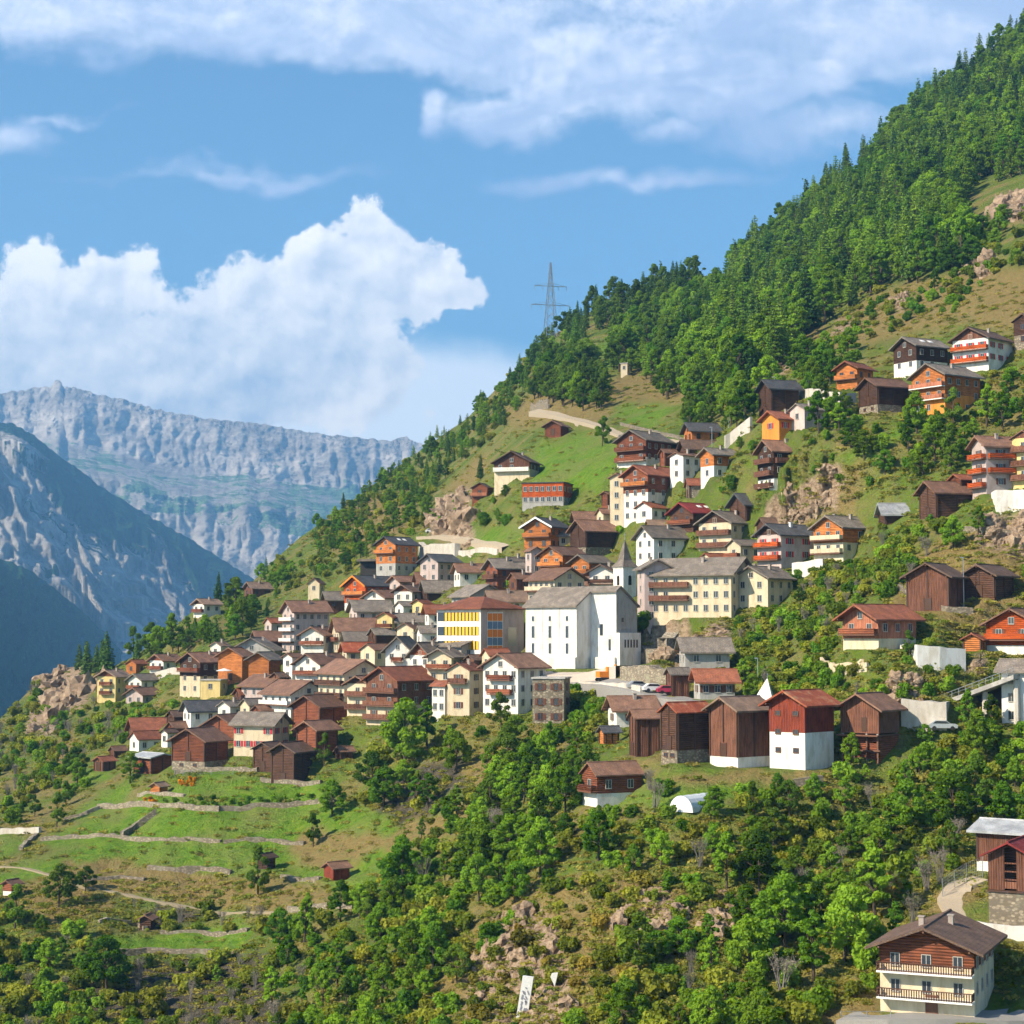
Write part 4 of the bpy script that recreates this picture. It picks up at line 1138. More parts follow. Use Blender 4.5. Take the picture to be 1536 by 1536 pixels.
def edge_barn():
    g = ground(1545, 1400); g = at(1548, 1398, g.y); D = g.y; s = FP / D
    A = 62 / (s * math.cos(R(14))); Bd = 9
    root = empty('barn', g, -R(14) - math.atan2(g.x, g.y), 'barn of upright brown boards with red roof on a rough stone base, right edge', 'barn', GB)
    RECTS.append((1480, 1560, 1260, 1400, D, s)); FOOT.append((g.x - 2, g.y + 4, 7))
    z1 = at(1548, 1338, D).z - g.z; H = at(1548, 1285, D).z - g.z; tp = math.tan(R(27))
    w = MB(); w.box(-A, 0, 0, Bd, -4, z1 - .25); w.build('stone_base', WM['S'], root)
    w = MB(); w.box(-A - .1, .1, -.2, Bd, z1 - .25, z1 - .02); w.build('floor_beam', FM['post'], root)
    xa, xb = -A * .62, -A * .34
    w = MB(); w.prism([(-A, z1), (xa, z1), (xa, H + (A + xa) * tp), (-A, H)], 0, .2, 'y'); w.build('board_wall', WM['K'], root)
    w = MB(); w.prism([(xb, z1), (0, z1), (0, H), (xb, H + (-xb) * tp)], 0, .2, 'y'); w.build('board_wall', WM['K'], root)
    w = MB(); w.prism([(-A + .05, z1), (-.05, z1), (-.05, H), (-A/2, H + (A/2) * tp - .1), (-A + .05, H)], 1.6, Bd, 'y'); w.build('inner_wall', WM['B'], root)
    for i in range(4):
        z = z1 + .2 + i * .95
        w = MB(); w.box(xa + .01, xb - .01, .05, .16, z, z + (.8 if i == 0 else .16)); w.build('slat', WM['K'], root)
    mb, zr = roof_slabs(A, .8, tp, .2, H + .1, -.9, Bd + .8, 'y'); mb.build('roof', RM['D'], root)
edge_barn()
regrade()
# carport beside the skylight chalet
def carport():
    g = ground(564, 866); D = g.y; s = FP / D
    root = empty('carport', g, -R(15), 'dark flat roofed carport left of the skylight chalet', 'carport'); H = 24 / s
    m_ = MB(); m_.box(-28/s, 2, -1.5, 6, H, H + .7); m_.build('roof', RM['g'], root)
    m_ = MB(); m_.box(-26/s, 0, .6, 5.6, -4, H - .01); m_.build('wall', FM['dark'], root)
    FOOT.append((g.x - 2, g.y + 3, 6))
carport()
# ------------------------------------------------------------------ walls, roads, paths
def sample_line(pts, step=2.0):
    W_ = []
    for (a, b) in pts:
        q = ground(a, b)
        if q is not None: W_.append(q)
    out = []
    for p, q in zip(W_[:-1], W_[1:]):
        n = max(1, int((q - p).length / step))
        for i in range(n): out.append(p.lerp(q, i / n))
    out.append(W_[-1])
    res = []
    for p in out:
        z = drop(p.x, p.y)
        res.append(Vector((p.x, p.y, z if z is not None else p.z)))
    return res
def smooth_z(L, k=3):
    for _ in range(k):
        L = [L[0]] + [Vector((b.x, b.y, (a.z + b.z + c.z) / 3)) for a, b, c in zip(L[:-2], L[1:-1], L[2:])] + [L[-1]]
    return L
def normals2(L):
    N = []
    for i in range(len(L)):
        d_ = L[min(i + 1, len(L) - 1)] - L[max(i - 1, 0)]
        N.append(Vector((d_.y, -d_.x, 0)).normalized())
    return N
def ribbon(name, label, pts, width, mat, lift=.12, cat='path'):
    L = smooth_z(sample_line(pts, 2.0)); N = normals2(L); P = []; F_ = []
    for i, (p, n) in enumerate(zip(L, N)):
        for k in (-1, 1):
            q = p + n * (k * width / 2); z = drop(q.x, q.y) or p.z
            zz = max(p.z, z - .5) + lift
            P.append((q.x, q.y, zz))
        for k in (-1, 1):
            q = P[-2] if k == -1 else P[-1 - 0]
        P.append((P[-2][0], P[-2][1], P[-2][2] - 2.5)); P.append((P[-2][0], P[-2][1], P[-2][2] - 2.5))
    for i in range(len(L) - 1):
        a = i * 4; b_ = a + 4
        F_ += [(a, a + 1, b_ + 1, b_), (a + 2, a, b_, b_ + 2), (a + 1, a + 3, b_ + 3, b_ + 1)]
        if i % 2 == 0: FOOT.append((L[i].x, L[i].y, width * .5 + .6))
    me_ = bpy.data.meshes.new(name); me_.from_pydata(P, [], F_); me_.update()
    o = link(name, me_, None, mat); tag(o, label, None, kind='structure'); return o
def stone_wall(label, pts, hgt, mat, thick=.6, cat='wall', name='retaining_wall', rail=False, group=None, depth=2.5, wob=.12):
    L = smooth_z(sample_line(pts, 1.3), 14 if hgt >= 1.5 else 3); N = normals2(L); P = []; F_ = []
    o0 = L[0].copy()
    for i, (p, n) in enumerate(zip(L, N)):
        p = p - o0
        h_ = hgt + rng.uniform(-wob, wob)
        if n.y < 0: n = -n
        a = p; b_ = p + n * thick
        P += [(a.x, a.y, a.z - depth), (b_.x, b_.y, b_.z - depth), (b_.x, b_.y, b_.z + h_), (a.x, a.y, a.z + h_)]
    for i in range(len(L) - 1):
        a = i * 4; c_ = a + 4
        for k in range(4): F_.append((a + k, a + (k + 1) % 4, c_ + (k + 1) % 4, c_ + k))
    e = (len(L) - 1) * 4
    F_ += [(3, 2, 1, 0), (e, e + 1, e + 2, e + 3)]
    me_ = bpy.data.meshes.new(name); me_.from_pydata(P, [], F_); me_.update()
    for p in L[::3]: FOOT.append((p.x, p.y, .9))
    o = link(name, me_, None, mat); o.location = o0
    tag(o, label, cat, group)
    return o, L
asph = flat_mat('pale_asphalt', (.27, .26, .245), .9, .1); gravel = flat_mat('gravel_track', (.40, .33, .24), .95, .05)
ribbon('road', 'grey road leading up to the church between stone walls', [(868,1022),(905,1026),(945,1034),(985,1043),(1020,1050),(1050,1052)], 6.0, asph)
ribbon('dirt_track', 'pale dirt track above the bright meadow', [(802,618),(850,626),(905,640),(935,652),(985,662),(1020,668)], 4.5, gravel)
ribbon('footpath', 'pale footpath crossing the terraces', [(0,1300),(35,1302),(75,1312),(105,1328),(150,1333),(200,1345),(250,1356),(300,1362),(420,1368)], 1.3, flat_mat('trodden_earth', (.30, .25, .17), .95, .05))
ribbon('driveway', 'pale driveway climbing to the barn at the right edge', [(1450,1402),(1446,1380),(1428,1350),(1440,1330),(1470,1318)], 3.6, gravel)
ribbon('yard', 'grey paved yard in front of the bottom right house', [(1270,1528),(1340,1524),(1400,1524),(1500,1526),(1580,1526)], 5.5, asph, .25)
ribbon('village_lane', 'grey lane on top of the curved road wall', [(630,806),(655,804),(690,809),(725,816),(760,822)], 2.6, gravel, .15)
ribbon('forecourt', 'pale paved forecourt in front of the church', [(786,1006),(830,1012),(866,1016),(910,1008),(950,1000)], 9, flat_mat('pale_paving', (.50,.43,.37), .9, .1), .25)
WS = WM['S']; WW = WM['W']; WP = wall_mat('pale_concrete', (.56,.52,.46), var=.06)
tw = 'dry stone walls of the terraces'
for lab, pts, hh, ma in [
 ('long dry stone wall under the garden beds', [(145,1212),(200,1210),(240,1212),(290,1216),(328,1218)], 1.5, WS),
 ('dry stone wall continuing right of the long terrace wall', [(330,1216),(390,1210),(455,1208),(500,1205)], 1.3, WS),
 ('low dry stone wall slanting down to the left terraces', [(235,1222),(205,1243),(185,1257)], 1.6, WS),
 ('thin dry stone wall across the green terrace', [(60,1262),(110,1258),(180,1258),(250,1262),(330,1264)], 1.0, WS),
 ('dry stone wall beside the bright green corner field', [(28,1276),(52,1254)], 1.2, WS),
 ('pale wall above the bright green corner field', [(0,1252),(25,1251),(58,1250)], 1.6, WP),
 ('rough stone bank below the upper terrace', [(220,1306),(262,1308),(300,1306),(345,1312)], 1.3, WS),
 ('stone wall at the right end of the terraces', [(430,1368),(480,1364),(540,1362)], 1.2, WS),
 ('stone wall under the foremost black barn', [(390,1172),(430,1176),(480,1176)], 1.2, WS),
 ('stone garden wall below the wide red brown barn', [(262,1160),(300,1158),(350,1156),(385,1158)], 1.1, WS),
 ('short dry stone wall below the small open wooden hut', [(205,1196),(240,1194),(275,1196)], 1.0, WS),
 ('dry stone wall between the two green strips in the middle', [(335,1266),(400,1262),(455,1268)], 1.0, WS),
 ('low broken wall above the footpath', [(120,1322),(180,1318),(215,1322)], .8, WS),
 ('slanting wall at the left edge of the green terrace', [(95,1232),(130,1222),(150,1214)], 1.0, WS),
 ('short stone wall left of the small dark red hut', [(420,1318),(455,1322),(478,1320)], .9, WS),
 ('stone wall on the lower green strip', [(240,1402),(300,1400),(370,1398)], .9, WS),
 ('stone wall above the lower green strip', [(150,1385),(205,1388),(215,1396)], .9, WS),
 ('dark stone bank on the lowest terrace', [(150,1432),(220,1430),(300,1430),(350,1436)], 1.2, WS)]:
    stone_wall(lab, pts, hh * .72, ma, thick=.8, group=tw, name='dry_stone_wall', wob=.22)
stone_wall('curved pale road wall under the cliff', [(628,834),(645,838),(682,838)], 4.2, WP, 1.6, depth=5)
stone_wall('low white road wall with a rusty rail below the lane', [(672,836),(700,833),(746,832)], 1.5, WP, .8, wob=.05)
stone_wall('high white retaining wall left of the orange red chalet', [(1376,1000),(1410,1006),(1449,1006)], 3.4, WW, 9, depth=5)
stone_wall('crumbling cream garden wall below the hedge of the salmon chalet', [(1230,1006),(1250,1013),(1272,1013),(1300,1008)], 1.8, WM['C'], .5, wob=.5)
stone_wall('white wall under the tall salmon brown house', [(1494,768),(1520,768),(1560,768)], 4.2, WW, 7, depth=5)
stone_wall('pale curved wall of the bend left of the orange plaster house', [(1088,676),(1095,668),(1107,656),(1125,648)], 3.6, WP, .7)
stone_wall('low white wall in front of the timber topped house', [(1188,862),(1215,860),(1234,855)], 2.4, WW, 2)
stone_wall('pale street wall above the bright orange house', [(1198,598),(1225,600),(1260,610),(1285,606)], 2.6, WP, .6)
stone_wall('pale road wall under the long stone bank of the church road', [(868,1038),(905,1042),(960,1048)], 2.2, WP, .6)
stone_wall('rough stone bank above the parked cars', [(930,1022),(970,1026),(1010,1028)], 3.0, WS, 3, depth=4, wob=.5)
stone_wall('high rubble wall under the long apartment block', [(962,990),(1000,980),(1018,976)], 3.2, WS, 3, depth=5, wob=.5)
stone_wall('ruined stone wall at the start of the dirt track', [(795,620),(805,614),(822,614)], 3.2, WS, .7, wob=.8)
stone_wall('stone wall beneath the dark red field strip', [(930,638),(980,650),(1030,668)], .9, WS, .6)
stone_wall('white wall beside the driveway at the bottom right', [(1448,1402),(1480,1406),(1540,1412)], 1.6, WW, .5)
stone_wall('tall pale retaining wall behind the stilted granary', [(1352,1090),(1380,1096),(1420,1096)], 4.2, WP, 8, depth=5)
stone_wall('low rubble wall in the bushes below the red gabled barn', [(1190,1185),(1215,1184),(1235,1180)], 1.6, WS, .8)
stone_wall('stone wall of the dry barn pasture', [(1340,880),(1358,896),(1370,912),(1420,918),(1460,920)], 1.0, WS, .6)
stone_wall('thin stone wall winding over the dry slope on the right', [(1440,800),(1480,806),(1540,812)], 1.2, WS, .7)
stone_wall('pale embankment wall beside the white grey roofed house at the left end', [(228,1020),(250,1012),(272,1012)], 2.0, WP, .5)
# ramp road on the right
def ramp():
    a = ground(1398, 1062); b_ = ground(1515, 1015)
    a = at(1398, 1058, 300); b_ = at(1520, 1012, 292)
    root = empty('concrete_ramp', a, 0, 'sloping concrete ramp with railing, on pillars above the right thicket', 'ramp')
    v = b_ - a; n = Vector((-v.y, v.x, 0)).normalized() * 3.5
    mb = MB(); mb.poly([(0,0,0), v, v + n, n, Vector((0,0,-.7)), v + Vector((0,0,-.7)), v + n + Vector((0,0,-.7)), n + Vector((0,0,-.7))],
        [(0,1,2,3), (7,6,5,4), (4,5,1,0), (5,6,2,1), (6,7,3,2), (7,4,0,3)]); mb.build('deck', RM['f'], root)
    for k in (0.0, .33, .6, .98):
        p = v * k; mb = MB(); mb.tube(p + n * .5 + Vector((0, 0, -.71)), p + n * .5 + Vector((0, 0, -9)), .45); mb.build('pillar', WP, root)
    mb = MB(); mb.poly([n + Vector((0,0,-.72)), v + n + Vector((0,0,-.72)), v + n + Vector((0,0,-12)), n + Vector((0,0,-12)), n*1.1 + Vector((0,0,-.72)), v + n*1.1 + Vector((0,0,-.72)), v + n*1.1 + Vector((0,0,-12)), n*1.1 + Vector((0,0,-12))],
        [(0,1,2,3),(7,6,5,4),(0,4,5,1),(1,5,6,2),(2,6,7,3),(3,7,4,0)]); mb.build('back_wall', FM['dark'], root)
    mb = MB(); up = Vector((0, 0, 1.05))
    mb.tube(up, v + up, .045); mb.tube(up * .55, v + up * .55, .03)
    for k in range(13): mb.tube(v * (k / 12), v * (k / 12) + up, .04)
    mb.build('railing', FM['metal'], root)
ramp()
# ------------------------------------------------------------------ small things
def car(px, py, rz, col, label, s_=1.0):
    g = ground(px, py); z = drop(g.x, g.y)
    root = empty('parked_car', (g.x, g.y, (z or g.z) + .28), rz, label, 'car', 'cars parked in the village')
    pf = [(-2.1,.35),(2.1,.35),(2.15,.75),(1.95,.95),(1.1,1.02),(.45,1.48),(-1.2,1.5),(-1.9,1.02),(-2.15,.9)]
    b_ = MB(); b_.prism(pf, -.85, .85, 'y'); b_.build('body', col, root)
    gl = MB()
    for y in (-.87, .855):
        gl.prism([(.95,1.02),(.42,1.4),(-1.1,1.42),(-1.6,1.04)], y, y + .015, 'y')
    gl.poly([(1.12,-.7,1.05),(1.12,.7,1.05),(.52,.62,1.46),(.52,-.62,1.46)], [(0,1,2,3)])
    gl.build('windows', FM['carglass'], root)
    for x in (-1.35, 1.35):
        for y in (-.86, .66):
            w = MB(); w.tube((x, y, .33), (x, y + .2, .33), .33, n=14); w.build('wheel', FM['black'], root)
    FOOT.append((g.x, g.y, 2.5)); RECTS.append((px - 18, px + 18, py - 14, py, g.y, FP / g.y))
cw = flat_mat('white_car_paint', (.7,.7,.7), .25, .5); cs = flat_mat('silver_car_paint', (.42,.44,.46), .3, .5, .4); cr_ = flat_mat('red_car_paint', (.35,.02,.06), .3, .5)
car(958, 1036, R(14), cs, 'silver white car parked leftmost above the row of barns')
car(982, 1040, R(10), cw, 'white car parked between the silver car and the red lilac one')
car(1003, 1043, R(8), cr_, 'red lilac car parked nearest the dark wooden shed')
car(1415, 1098, R(-10), cs, 'grey car parked below the concrete ramp')
car(648, 801, R(5), cw, 'white car parked on the lane under the cliff')
def excavator():
    g = ground(908, 1024)
    root = empty('excavator', (g.x, g.y, g.z + .25), R(20), 'small orange digger standing by the foot of the church', 'digger')
    for y in (-1.0, .6):
        t_ = MB(); t_.prism([(-1.5,0),(1.5,0),(1.8,.35),(1.5,.7),(-1.5,.7),(-1.8,.35)], y, y + .4, 'y'); t_.build('track', FM['black'], root)
    b_ = MB(); b_.box(-1.6, .6, -1, 1, .8, 1.9); b_.build('body', FM['orange'], root)
    c_ = MB(); c_.prism([(.05,1.9),(1.1,.85),(1.15,1.9),(.9,2.8),(.05,2.8)], -.95, .05, 'y'); c_.build('cab', FM['orange'], root)
    a_ = MB(); a_.tube((.7,.5,1.4), (2.4,.5,3.2), .18); a_.tube((2.4,.5,3.2), (3.6,.5,1.2), .14); a_.build('arm', FM['orange'], root)
    k_ = MB(); k_.prism([(3.3,1.2),(3.9,1.2),(3.8,.5),(3.2,.6)], .1, .9, 'y'); k_.build('bucket', FM['black'], root)
    RECTS.append((896, 922, 1004, 1024, g.y, 7))
excavator()
def parasol():
    g = ground(336, 1044); p = at(336, 1020, ground(330, 1044).y - .2)
    root = empty('parasol', p, 0, 'white open parasol on the roof terrace of the yellow annex', 'parasol')
    m_ = MB(); m_.tube((0,0,-.5), (0,0,2.6), .04); m_.build('pole', FM['metal'], root)
    P = [(0,0,3.0)] + [(2.1*math.cos(2*math.pi*k/8), 2.1*math.sin(2*math.pi*k/8), 2.35) for k in range(8)] + [(0,0,2.9)] + [(2.05*math.cos(2*math.pi*k/8), 2.05*math.sin(2*math.pi*k/8), 2.27) for k in range(8)]
    F_ = [(0,1+k,1+(k+1)%8) for k in range(8)] + [(9,10+(k+1)%8,10+k) for k in range(8)] + [(1+k,10+k,10+(k+1)%8,1+(k+1)%8) for k in range(8)]
    m_ = MB(); m_.poly(P, F_); m_.build('canopy', FM['white'], root)
parasol()
def greenhouse():
    g = ground(1022, 1218); D = g.y
    root = empty('greenhouse', g, R(52), 'small white plastic tunnel greenhouse in the bushes below the barns', 'greenhouse')
    m, nt_, b_ = new_mat('milky_film'); b_.inputs['Base Color'].default_value = (.62,.68,.72,1); b_.inputs['Roughness'].default_value = .3
    n = 10; pr = [(2.0*math.cos(math.pi*i/n), 2.3*math.sin(math.pi*i/n)) for i in range(n+1)]
    f_ = MB(); f_.prism(pr, -.1, .0, 'x'); f_.prism(pr[::-1], 8, 8.1, 'x')
    L_ = MB(); P = []; F_ = []
    for xx in (0, 8):
        P += [(xx, a, z) for a, z in pr]
    for i in range(n): F_.append((i, i+1, n+1+i+1, n+1+i))
    L_.poly(P, F_); L_.build('film_cover', m, root); f_.build('end_panel', FM['white'], root)
    for i in range(5):
        h_ = MB()
        for k in range(n):
            h_.tube((i*2, pr[k][0]*1.01, pr[k][1]*1.01), (i*2, pr[k+1][0]*1.01, pr[k+1][1]*1.01), .035, n=4)
        h_.build('hoop', FM['metal'], root)
    RECTS.append((1010, 1056, 1180, 1222, D, FP / D)); FOOT.append((g.x + 3, g.y + 3, 5))
greenhouse()
def tent():
    g = ground(1146, 1058)
    root = empty('tent', g, R(-20), 'small white pointed tent behind the red gabled barn', 'tent')
    m_ = MB(); m_.poly([(-2,-1.5,0),(2,-1.5,0),(2,1.5,0),(-2,1.5,0),(.6,0,4.6)], [(3,2,1,0),(0,1,4),(1,2,4),(2,3,4),(3,0,4)]); m_.build('canvas', FM['white'], root)
    m_ = MB(); m_.tube((.6,0,4.4), (.6,0,5.4), .05); m_.build('pole', FM['metal'], root)
tent()
def pylon():
    g = ground(826, 512); 
    if g is None: g = at(826, 500, 900)
    D = g.y; top = at(826, 394, D).z; H = top - g.z
    root = empty('power_pylon', g, R(15), 'tall steel lattice power pylon standing on the ridge against the sky', 'pylon')
    tx = MB(); W0 = H * .075
    def wd(t_): return W0 * (1 - t_) ** 1.0 + .25 if t_ < .75 else .25 + W0 * .25 * (1 - t_) / .25 * .9
    lv = [0, .14, .27, .39, .5, .6, .69, .77, .84, .9, .95, 1.0]
    for s1 in (-1, 1):
        for s2 in (-1, 1):
            for a, b_ in zip(lv[:-1], lv[1:]):
                tx.tube((s1*wd(a), s2*wd(a), a*H), (s1*wd(b_), s2*wd(b_), b_*H), .2, n=4)
    for a, b_ in zip(lv[:-1], lv[1:]):
        for s1 in (-1, 1):
            tx.tube((-wd(a), s1*wd(a), a*H), (wd(b_), s1*wd(b_), b_*H), .11, n=4); tx.tube((wd(a), s1*wd(a), a*H), (-wd(b_), s1*wd(b_), b_*H), .11, n=4)
            tx.tube((s1*wd(a), -wd(a), a*H), (s1*wd(b_), wd(b_), b_*H), .10, n=4)
    tx.build('lattice_mast', FM['metal'], root)
    for t_, hw in ((.46, H*.25), (.70, H*.21)):
        c_ = MB(); c_.tube((-hw, 0, t_*H), (hw, 0, t_*H), .24, n=4); c_.tube((-hw, 0, t_*H), (0, 0, t_*H + H*.045), .1, n=4); c_.tube((hw, 0, t_*H), (0, 0, t_*H + H*.045), .1, n=4)
        for x in (-hw, -hw*.5, hw*.5, hw): c_.tube((x, 0, t_*H), (x, 0, t_*H - 2.2), .12, n=4)
        c_.build('cross_arm', FM['metal'], root)
pylon()
def slab_sign():
    D = ground(790, 1500).y - 2
    root = empty('signboard', at(786, 1536, D), math.atan2(0, 1), 'tall narrow white board with faded grey lettering, leaning on the rocks at the bottom edge', 'signboard')
    o = root.location
    q = [at(773, 1533, D) - o, at(788, 1545, D) - o, at(800, 1466, D) - o, at(784, 1464, D) - o]
    back = Vector((.1, .5, 0))
    m_ = MB(); m_.poly([*q, *[p + back for p in q]], [(0,1,2,3), (7,6,5,4), (4,5,1,0), (5,6,2,1), (6,7,3,2), (7,4,0,3)])
    m_.build('board', FM['white'], root)
    ink = flat_mat('faded_ink', (.30,.29,.34)); st_ = MB()
    def seg(x0, y0, x1, y1, r=.075):
        a = at(x0, y0, D - .06) - o; b_ = at(x1, y1, D - .06) - o
        d_ = (b_ - a).normalized(); n_ = Vector((-d_.z, 0, d_.x)) * r
        st_.poly([a - n_, b_ - n_, b_ + n_, a + n_, *[p + Vector((0, .03, 0)) for p in (a - n_, b_ - n_, b_ + n_, a + n_)]], [(0,1,2,3), (4,5,1,0), (5,6,2,1), (6,7,3,2), (7,4,0,3)])
    for t_ in [(788,1481,790,1483),(784,1486,786,1491),(786,1487,787,1492),(791,1486,793,1492),(784,1492,782,1499),(788,1494,790,1499),(785,1497,788,1500),
               (783,1502,781,1508),(787,1502,790,1504),(789,1501,788,1507),(782,1509,780,1515),(786,1513,790,1513),(790,1513,789,1517),(789,1517,786,1517),(786,1517,786,1513),(787,1515,789,1515)]:
        seg(*t_)
    st_.build('lettering', ink, root)
    D2 = D + 1
    r2 = empty('signboard', at(834, 1478, D2), 0, 'small white wedge shaped panel right of the tall lettered board', 'signboard')
    o2 = r2.location; q = [at(832, 1480, D2) - o2, at(826, 1466, D2) - o2, at(828, 1460, D2) - o2, at(837, 1459, D2) - o2]
    m_ = MB(); m_.poly([*q, *[p + Vector((0,.2,0)) for p in q]], [(3,2,1,0), (4,5,6,7), (4,0,1,5), (5,1,2,6), (6,2,3,7), (7,3,0,4)]); m_.build('panel', FM['white'], r2)
    RECTS.append((772, 842, 1456, 1536, D, FP / D))
slab_sign()
def fence(label, pts, h_, name='wire_fence', solid=False):
    L = smooth_z(sample_line(pts, 2.2), 1); o0 = L[0].copy()
    root = empty(name, o0, 0, label, 'fence')
    for p in L:
        q = p - o0; m_ = MB(); m_.tube(q - Vector((0,0,.3)), q + Vector((0,0,h_)), .05, n=5); m_.build('post', FM['metal'], root)
    m_ = MB()
    for a, b_ in zip(L[:-1], L[1:]):
        for k in range(1, 8 if not solid else 4):
            z = Vector((0, 0, h_ * k / (7 if not solid else 3) - .05)); m_.tube(a - o0 + z, b_ - o0 + z, .014 if not solid else .03, n=3)
        if not solid:
            for t_ in np.linspace(0, 1, 9):
                p = a.lerp(b_, t_) - o0; m_.tube(p, p + Vector((0,0,h_)), .012, n=3)
    m_.build('mesh_panel', FM['metal'], root)
fence('tall green wire fence along the driveway at the bottom right', [(1414,1350),(1432,1336),(1450,1326),(1474,1316)], 2.6)
fence('dark iron gate fence left of the bottom right house', [(1262,1536),(1300,1536),(1336,1536)], 1.4, 'gate_fence', True)
fence('wooden rail fence beside the meadow chalet', [(262,1162),(300,1162),(350,1162)], 1.0, 'rail_fence', True)
def lamp(px, py, h_, label):
    g = ground(px, py); root = empty('street_lamp', g, 0, label, 'street lamp', 'street lamps of the village')
    m_ = MB(); m_.tube((0,0,0), (0,0,h_), .09, .06); m_.build('pole', FM['metal'], root)
    m_ = MB(); m_.box(-.55, .1, -.12, .12, h_, h_ + .16); m_.build('lamp_head', FM['metal'], root)
lamp(1093, 642, 6.5, 'street lamp at the pale curved wall'); lamp(1162, 612, 7.5, 'street lamp in front of the black log barn'); lamp(1446, 916, 9, 'tall wooden lamp pole beside the barn with mid roof')
lamp(621, 1010, 9, 'thin lamp pole in front of the boarded long side'); lamp(1137, 1040, 6, 'lamp post left of the small white tent'); lamp(60+1010-2, 672, 5, 'short lamp post beside the modern orange timber house')

# boulders and crags on the rocky places
rockm = wall_mat('crag_rock', (.36,.29,.215), 'stone', .2)
def rock_shader():
    m, nt_, b_ = new_mat('craggy_stone'); tc = nt_.node('ShaderNodeTexCoord').outputs['Object']
    n = nt_.noise(nt_.mapping(tc, (1,1,1.8)), .9, 7, .7)
    nt_.l.new(nt_.ramp(n, [(.3, (.09,.065,.045)), (.45, (.25,.175,.115)), (.6, (.38,.28,.19)), (.75, (.20,.20,.10))]), b_.inputs['Base Color'])
    bp = nt_.node('ShaderNodeBump'); bp.inputs['Strength'].default_value = .9; bp.inputs['Distance'].default_value = .4
    nt_.l.new(n, bp.inputs['Height']); nt_.l.new(bp.outputs[0], b_.inputs['Normal']); return m
rockm = rock_shader()
def rock_mesh(k):
    import bmesh
    bm = bmesh.new(); bmesh.ops.create_icosphere(bm, subdivisions=3, radius=1)
    for v in bm.verts:
        c = v.co * 1.3 + Vector((k * 7.1, 0, 0))
        q = noise.fractal(c, 1.0, 2.0, 3) * .35 + noise.cell(c * 1.6) * .28
        v.co *= (.85 + q); v.co.z *= 1.25
        v.co.x = round(v.co.x * 3.2) / 3.2 * .5 + v.co.x * .5; v.co.z = round(v.co.z * 2.6) / 2.6 * .5 + v.co.z * .5
    me_ = bpy.data.meshes.new('crag'); bm.to_mesh(me_); bm.free(); me_.materials.append(rockm); return me_
RKM = [rock_mesh(i) for i in range(6)]
RZ = [(0, 'on the rocky knoll at the far left', 22, (2.5, 6)), (1, 'of the pale cliff above the road wall', 20, (2, 5)), (2, 'on the rocky spur at the bottom edge', 22, (.8, 1.9)),
      (3, 'in the bushy spur left of centre bottom', 9, (1, 2.2)), (4, 'on the rock face above the bottom thicket', 10, (1, 2.2)), (13, 'on the dry slope above the orange red chalet', 5, (1.5, 3)), (14, 'on the dry slope above the large white house', 6, (1.5, 3)), (5, 'on the bright rock gap in the upper forest', 7, (3, 6)),
      (6, 'on the dry ledge at the upper right edge', 14, (2.5, 5)), (8, 'under the long apartment block', 10, (1, 2.2)), (9, 'above the tall pale retaining wall', 8, (1, 2)), (11, 'on the rough slope at the right edge', 12, (1, 2)), (12, 'on the bare slope below the dark chalet', 8, (1.5, 2.5))]
for zi, ph, n, (a0, a1) in RZ:
    poly = ROCKS[zi]; xs = [p[0] for p in poly]; ys = [p[1] for p in poly]; k = 0; t_ = 0
    while k < n and t_ < 400:
        t_ += 1; px = rng.uniform(min(xs), max(xs)); py = rng.uniform(min(ys), max(ys))
        if not inpoly(np.array([px]), np.array([py]), poly)[0]: continue
        g = ground(px, py)
        if g is None: continue
        if 755 < px < 850 and py > 1440: continue
        if any(f[0] - f[2] < g.x < f[0] + f[2] and f[1] - f[2] < g.y < f[1] + f[2] for f in FOOT): continue
        s_ = rng.uniform(a0, a1); o = link('boulder', RKM[rng.randrange(6)]); o.location = g - Vector((0, 0, s_ * .25)); o.rotation_euler = (rng.uniform(-.4,.4), rng.uniform(-.4,.4), rng.uniform(0,6.28)); o.scale = (s_ * rng.uniform(.7,1.3), s_, s_ * rng.uniform(.6,1.2))
        tag(o, 'one of the rough brown grey crags ' + ph, 'boulder', 'crags ' + ph); k += 1
# ------------------------------------------------------------------ vegetation
def leaf_mat(name, c1, c2, var=.35, trans=.42):
    c1 = tuple(x * 1.25 for x in c1); c2 = tuple(x * 1.2 for x in c2)
    m = bpy.data.materials.new(name); m.use_nodes = True
    nt = NT(m.node_tree)
    for n_ in list(nt.n):
        if n_.type == 'BSDF_PRINCIPLED': nt.n.remove(n_)
    r = obj_rand(nt); tc = nt.node('ShaderNodeTexCoord').outputs['Object']
    n = nt.noise(tc, 1.2, 3, .6)
    f = nt.math('ADD', nt.math('MULTIPLY', n, .7), nt.math('MULTIPLY', r, .65)); f = nt.smooth(f, .25, .95)
    c = nt.mix(f, c4(c1), c4(c2))
    k = nt.math('ADD', nt.math('MULTIPLY', nt.math('FRACT', nt.math('MULTIPLY', r, 7.31)), 2 * var), 1 - var)
    sc_ = nt.vmath('SCALE', c); nt.l.new(k, sc_.node.inputs[3])
    d_ = nt.node('ShaderNodeBsdfDiffuse'); t_ = nt.node('ShaderNodeBsdfTranslucent'); mx = nt.node('ShaderNodeMixShader')
    nt.l.new(sc_, d_.inputs[0])
    tcx = nt.mix(1, sc_, (1.25, 1.15, .5, 1), 'MULTIPLY'); nt.l.new(tcx, t_.inputs[0])
    mx.inputs[0].default_value = trans
    nt.l.new(d_.outputs[0], mx.inputs[1]); nt.l.new(t_.outputs[0], mx.inputs[2]); nt.l.new(mx.outputs[0], nt.n['Material Output'].inputs[0])
    return m
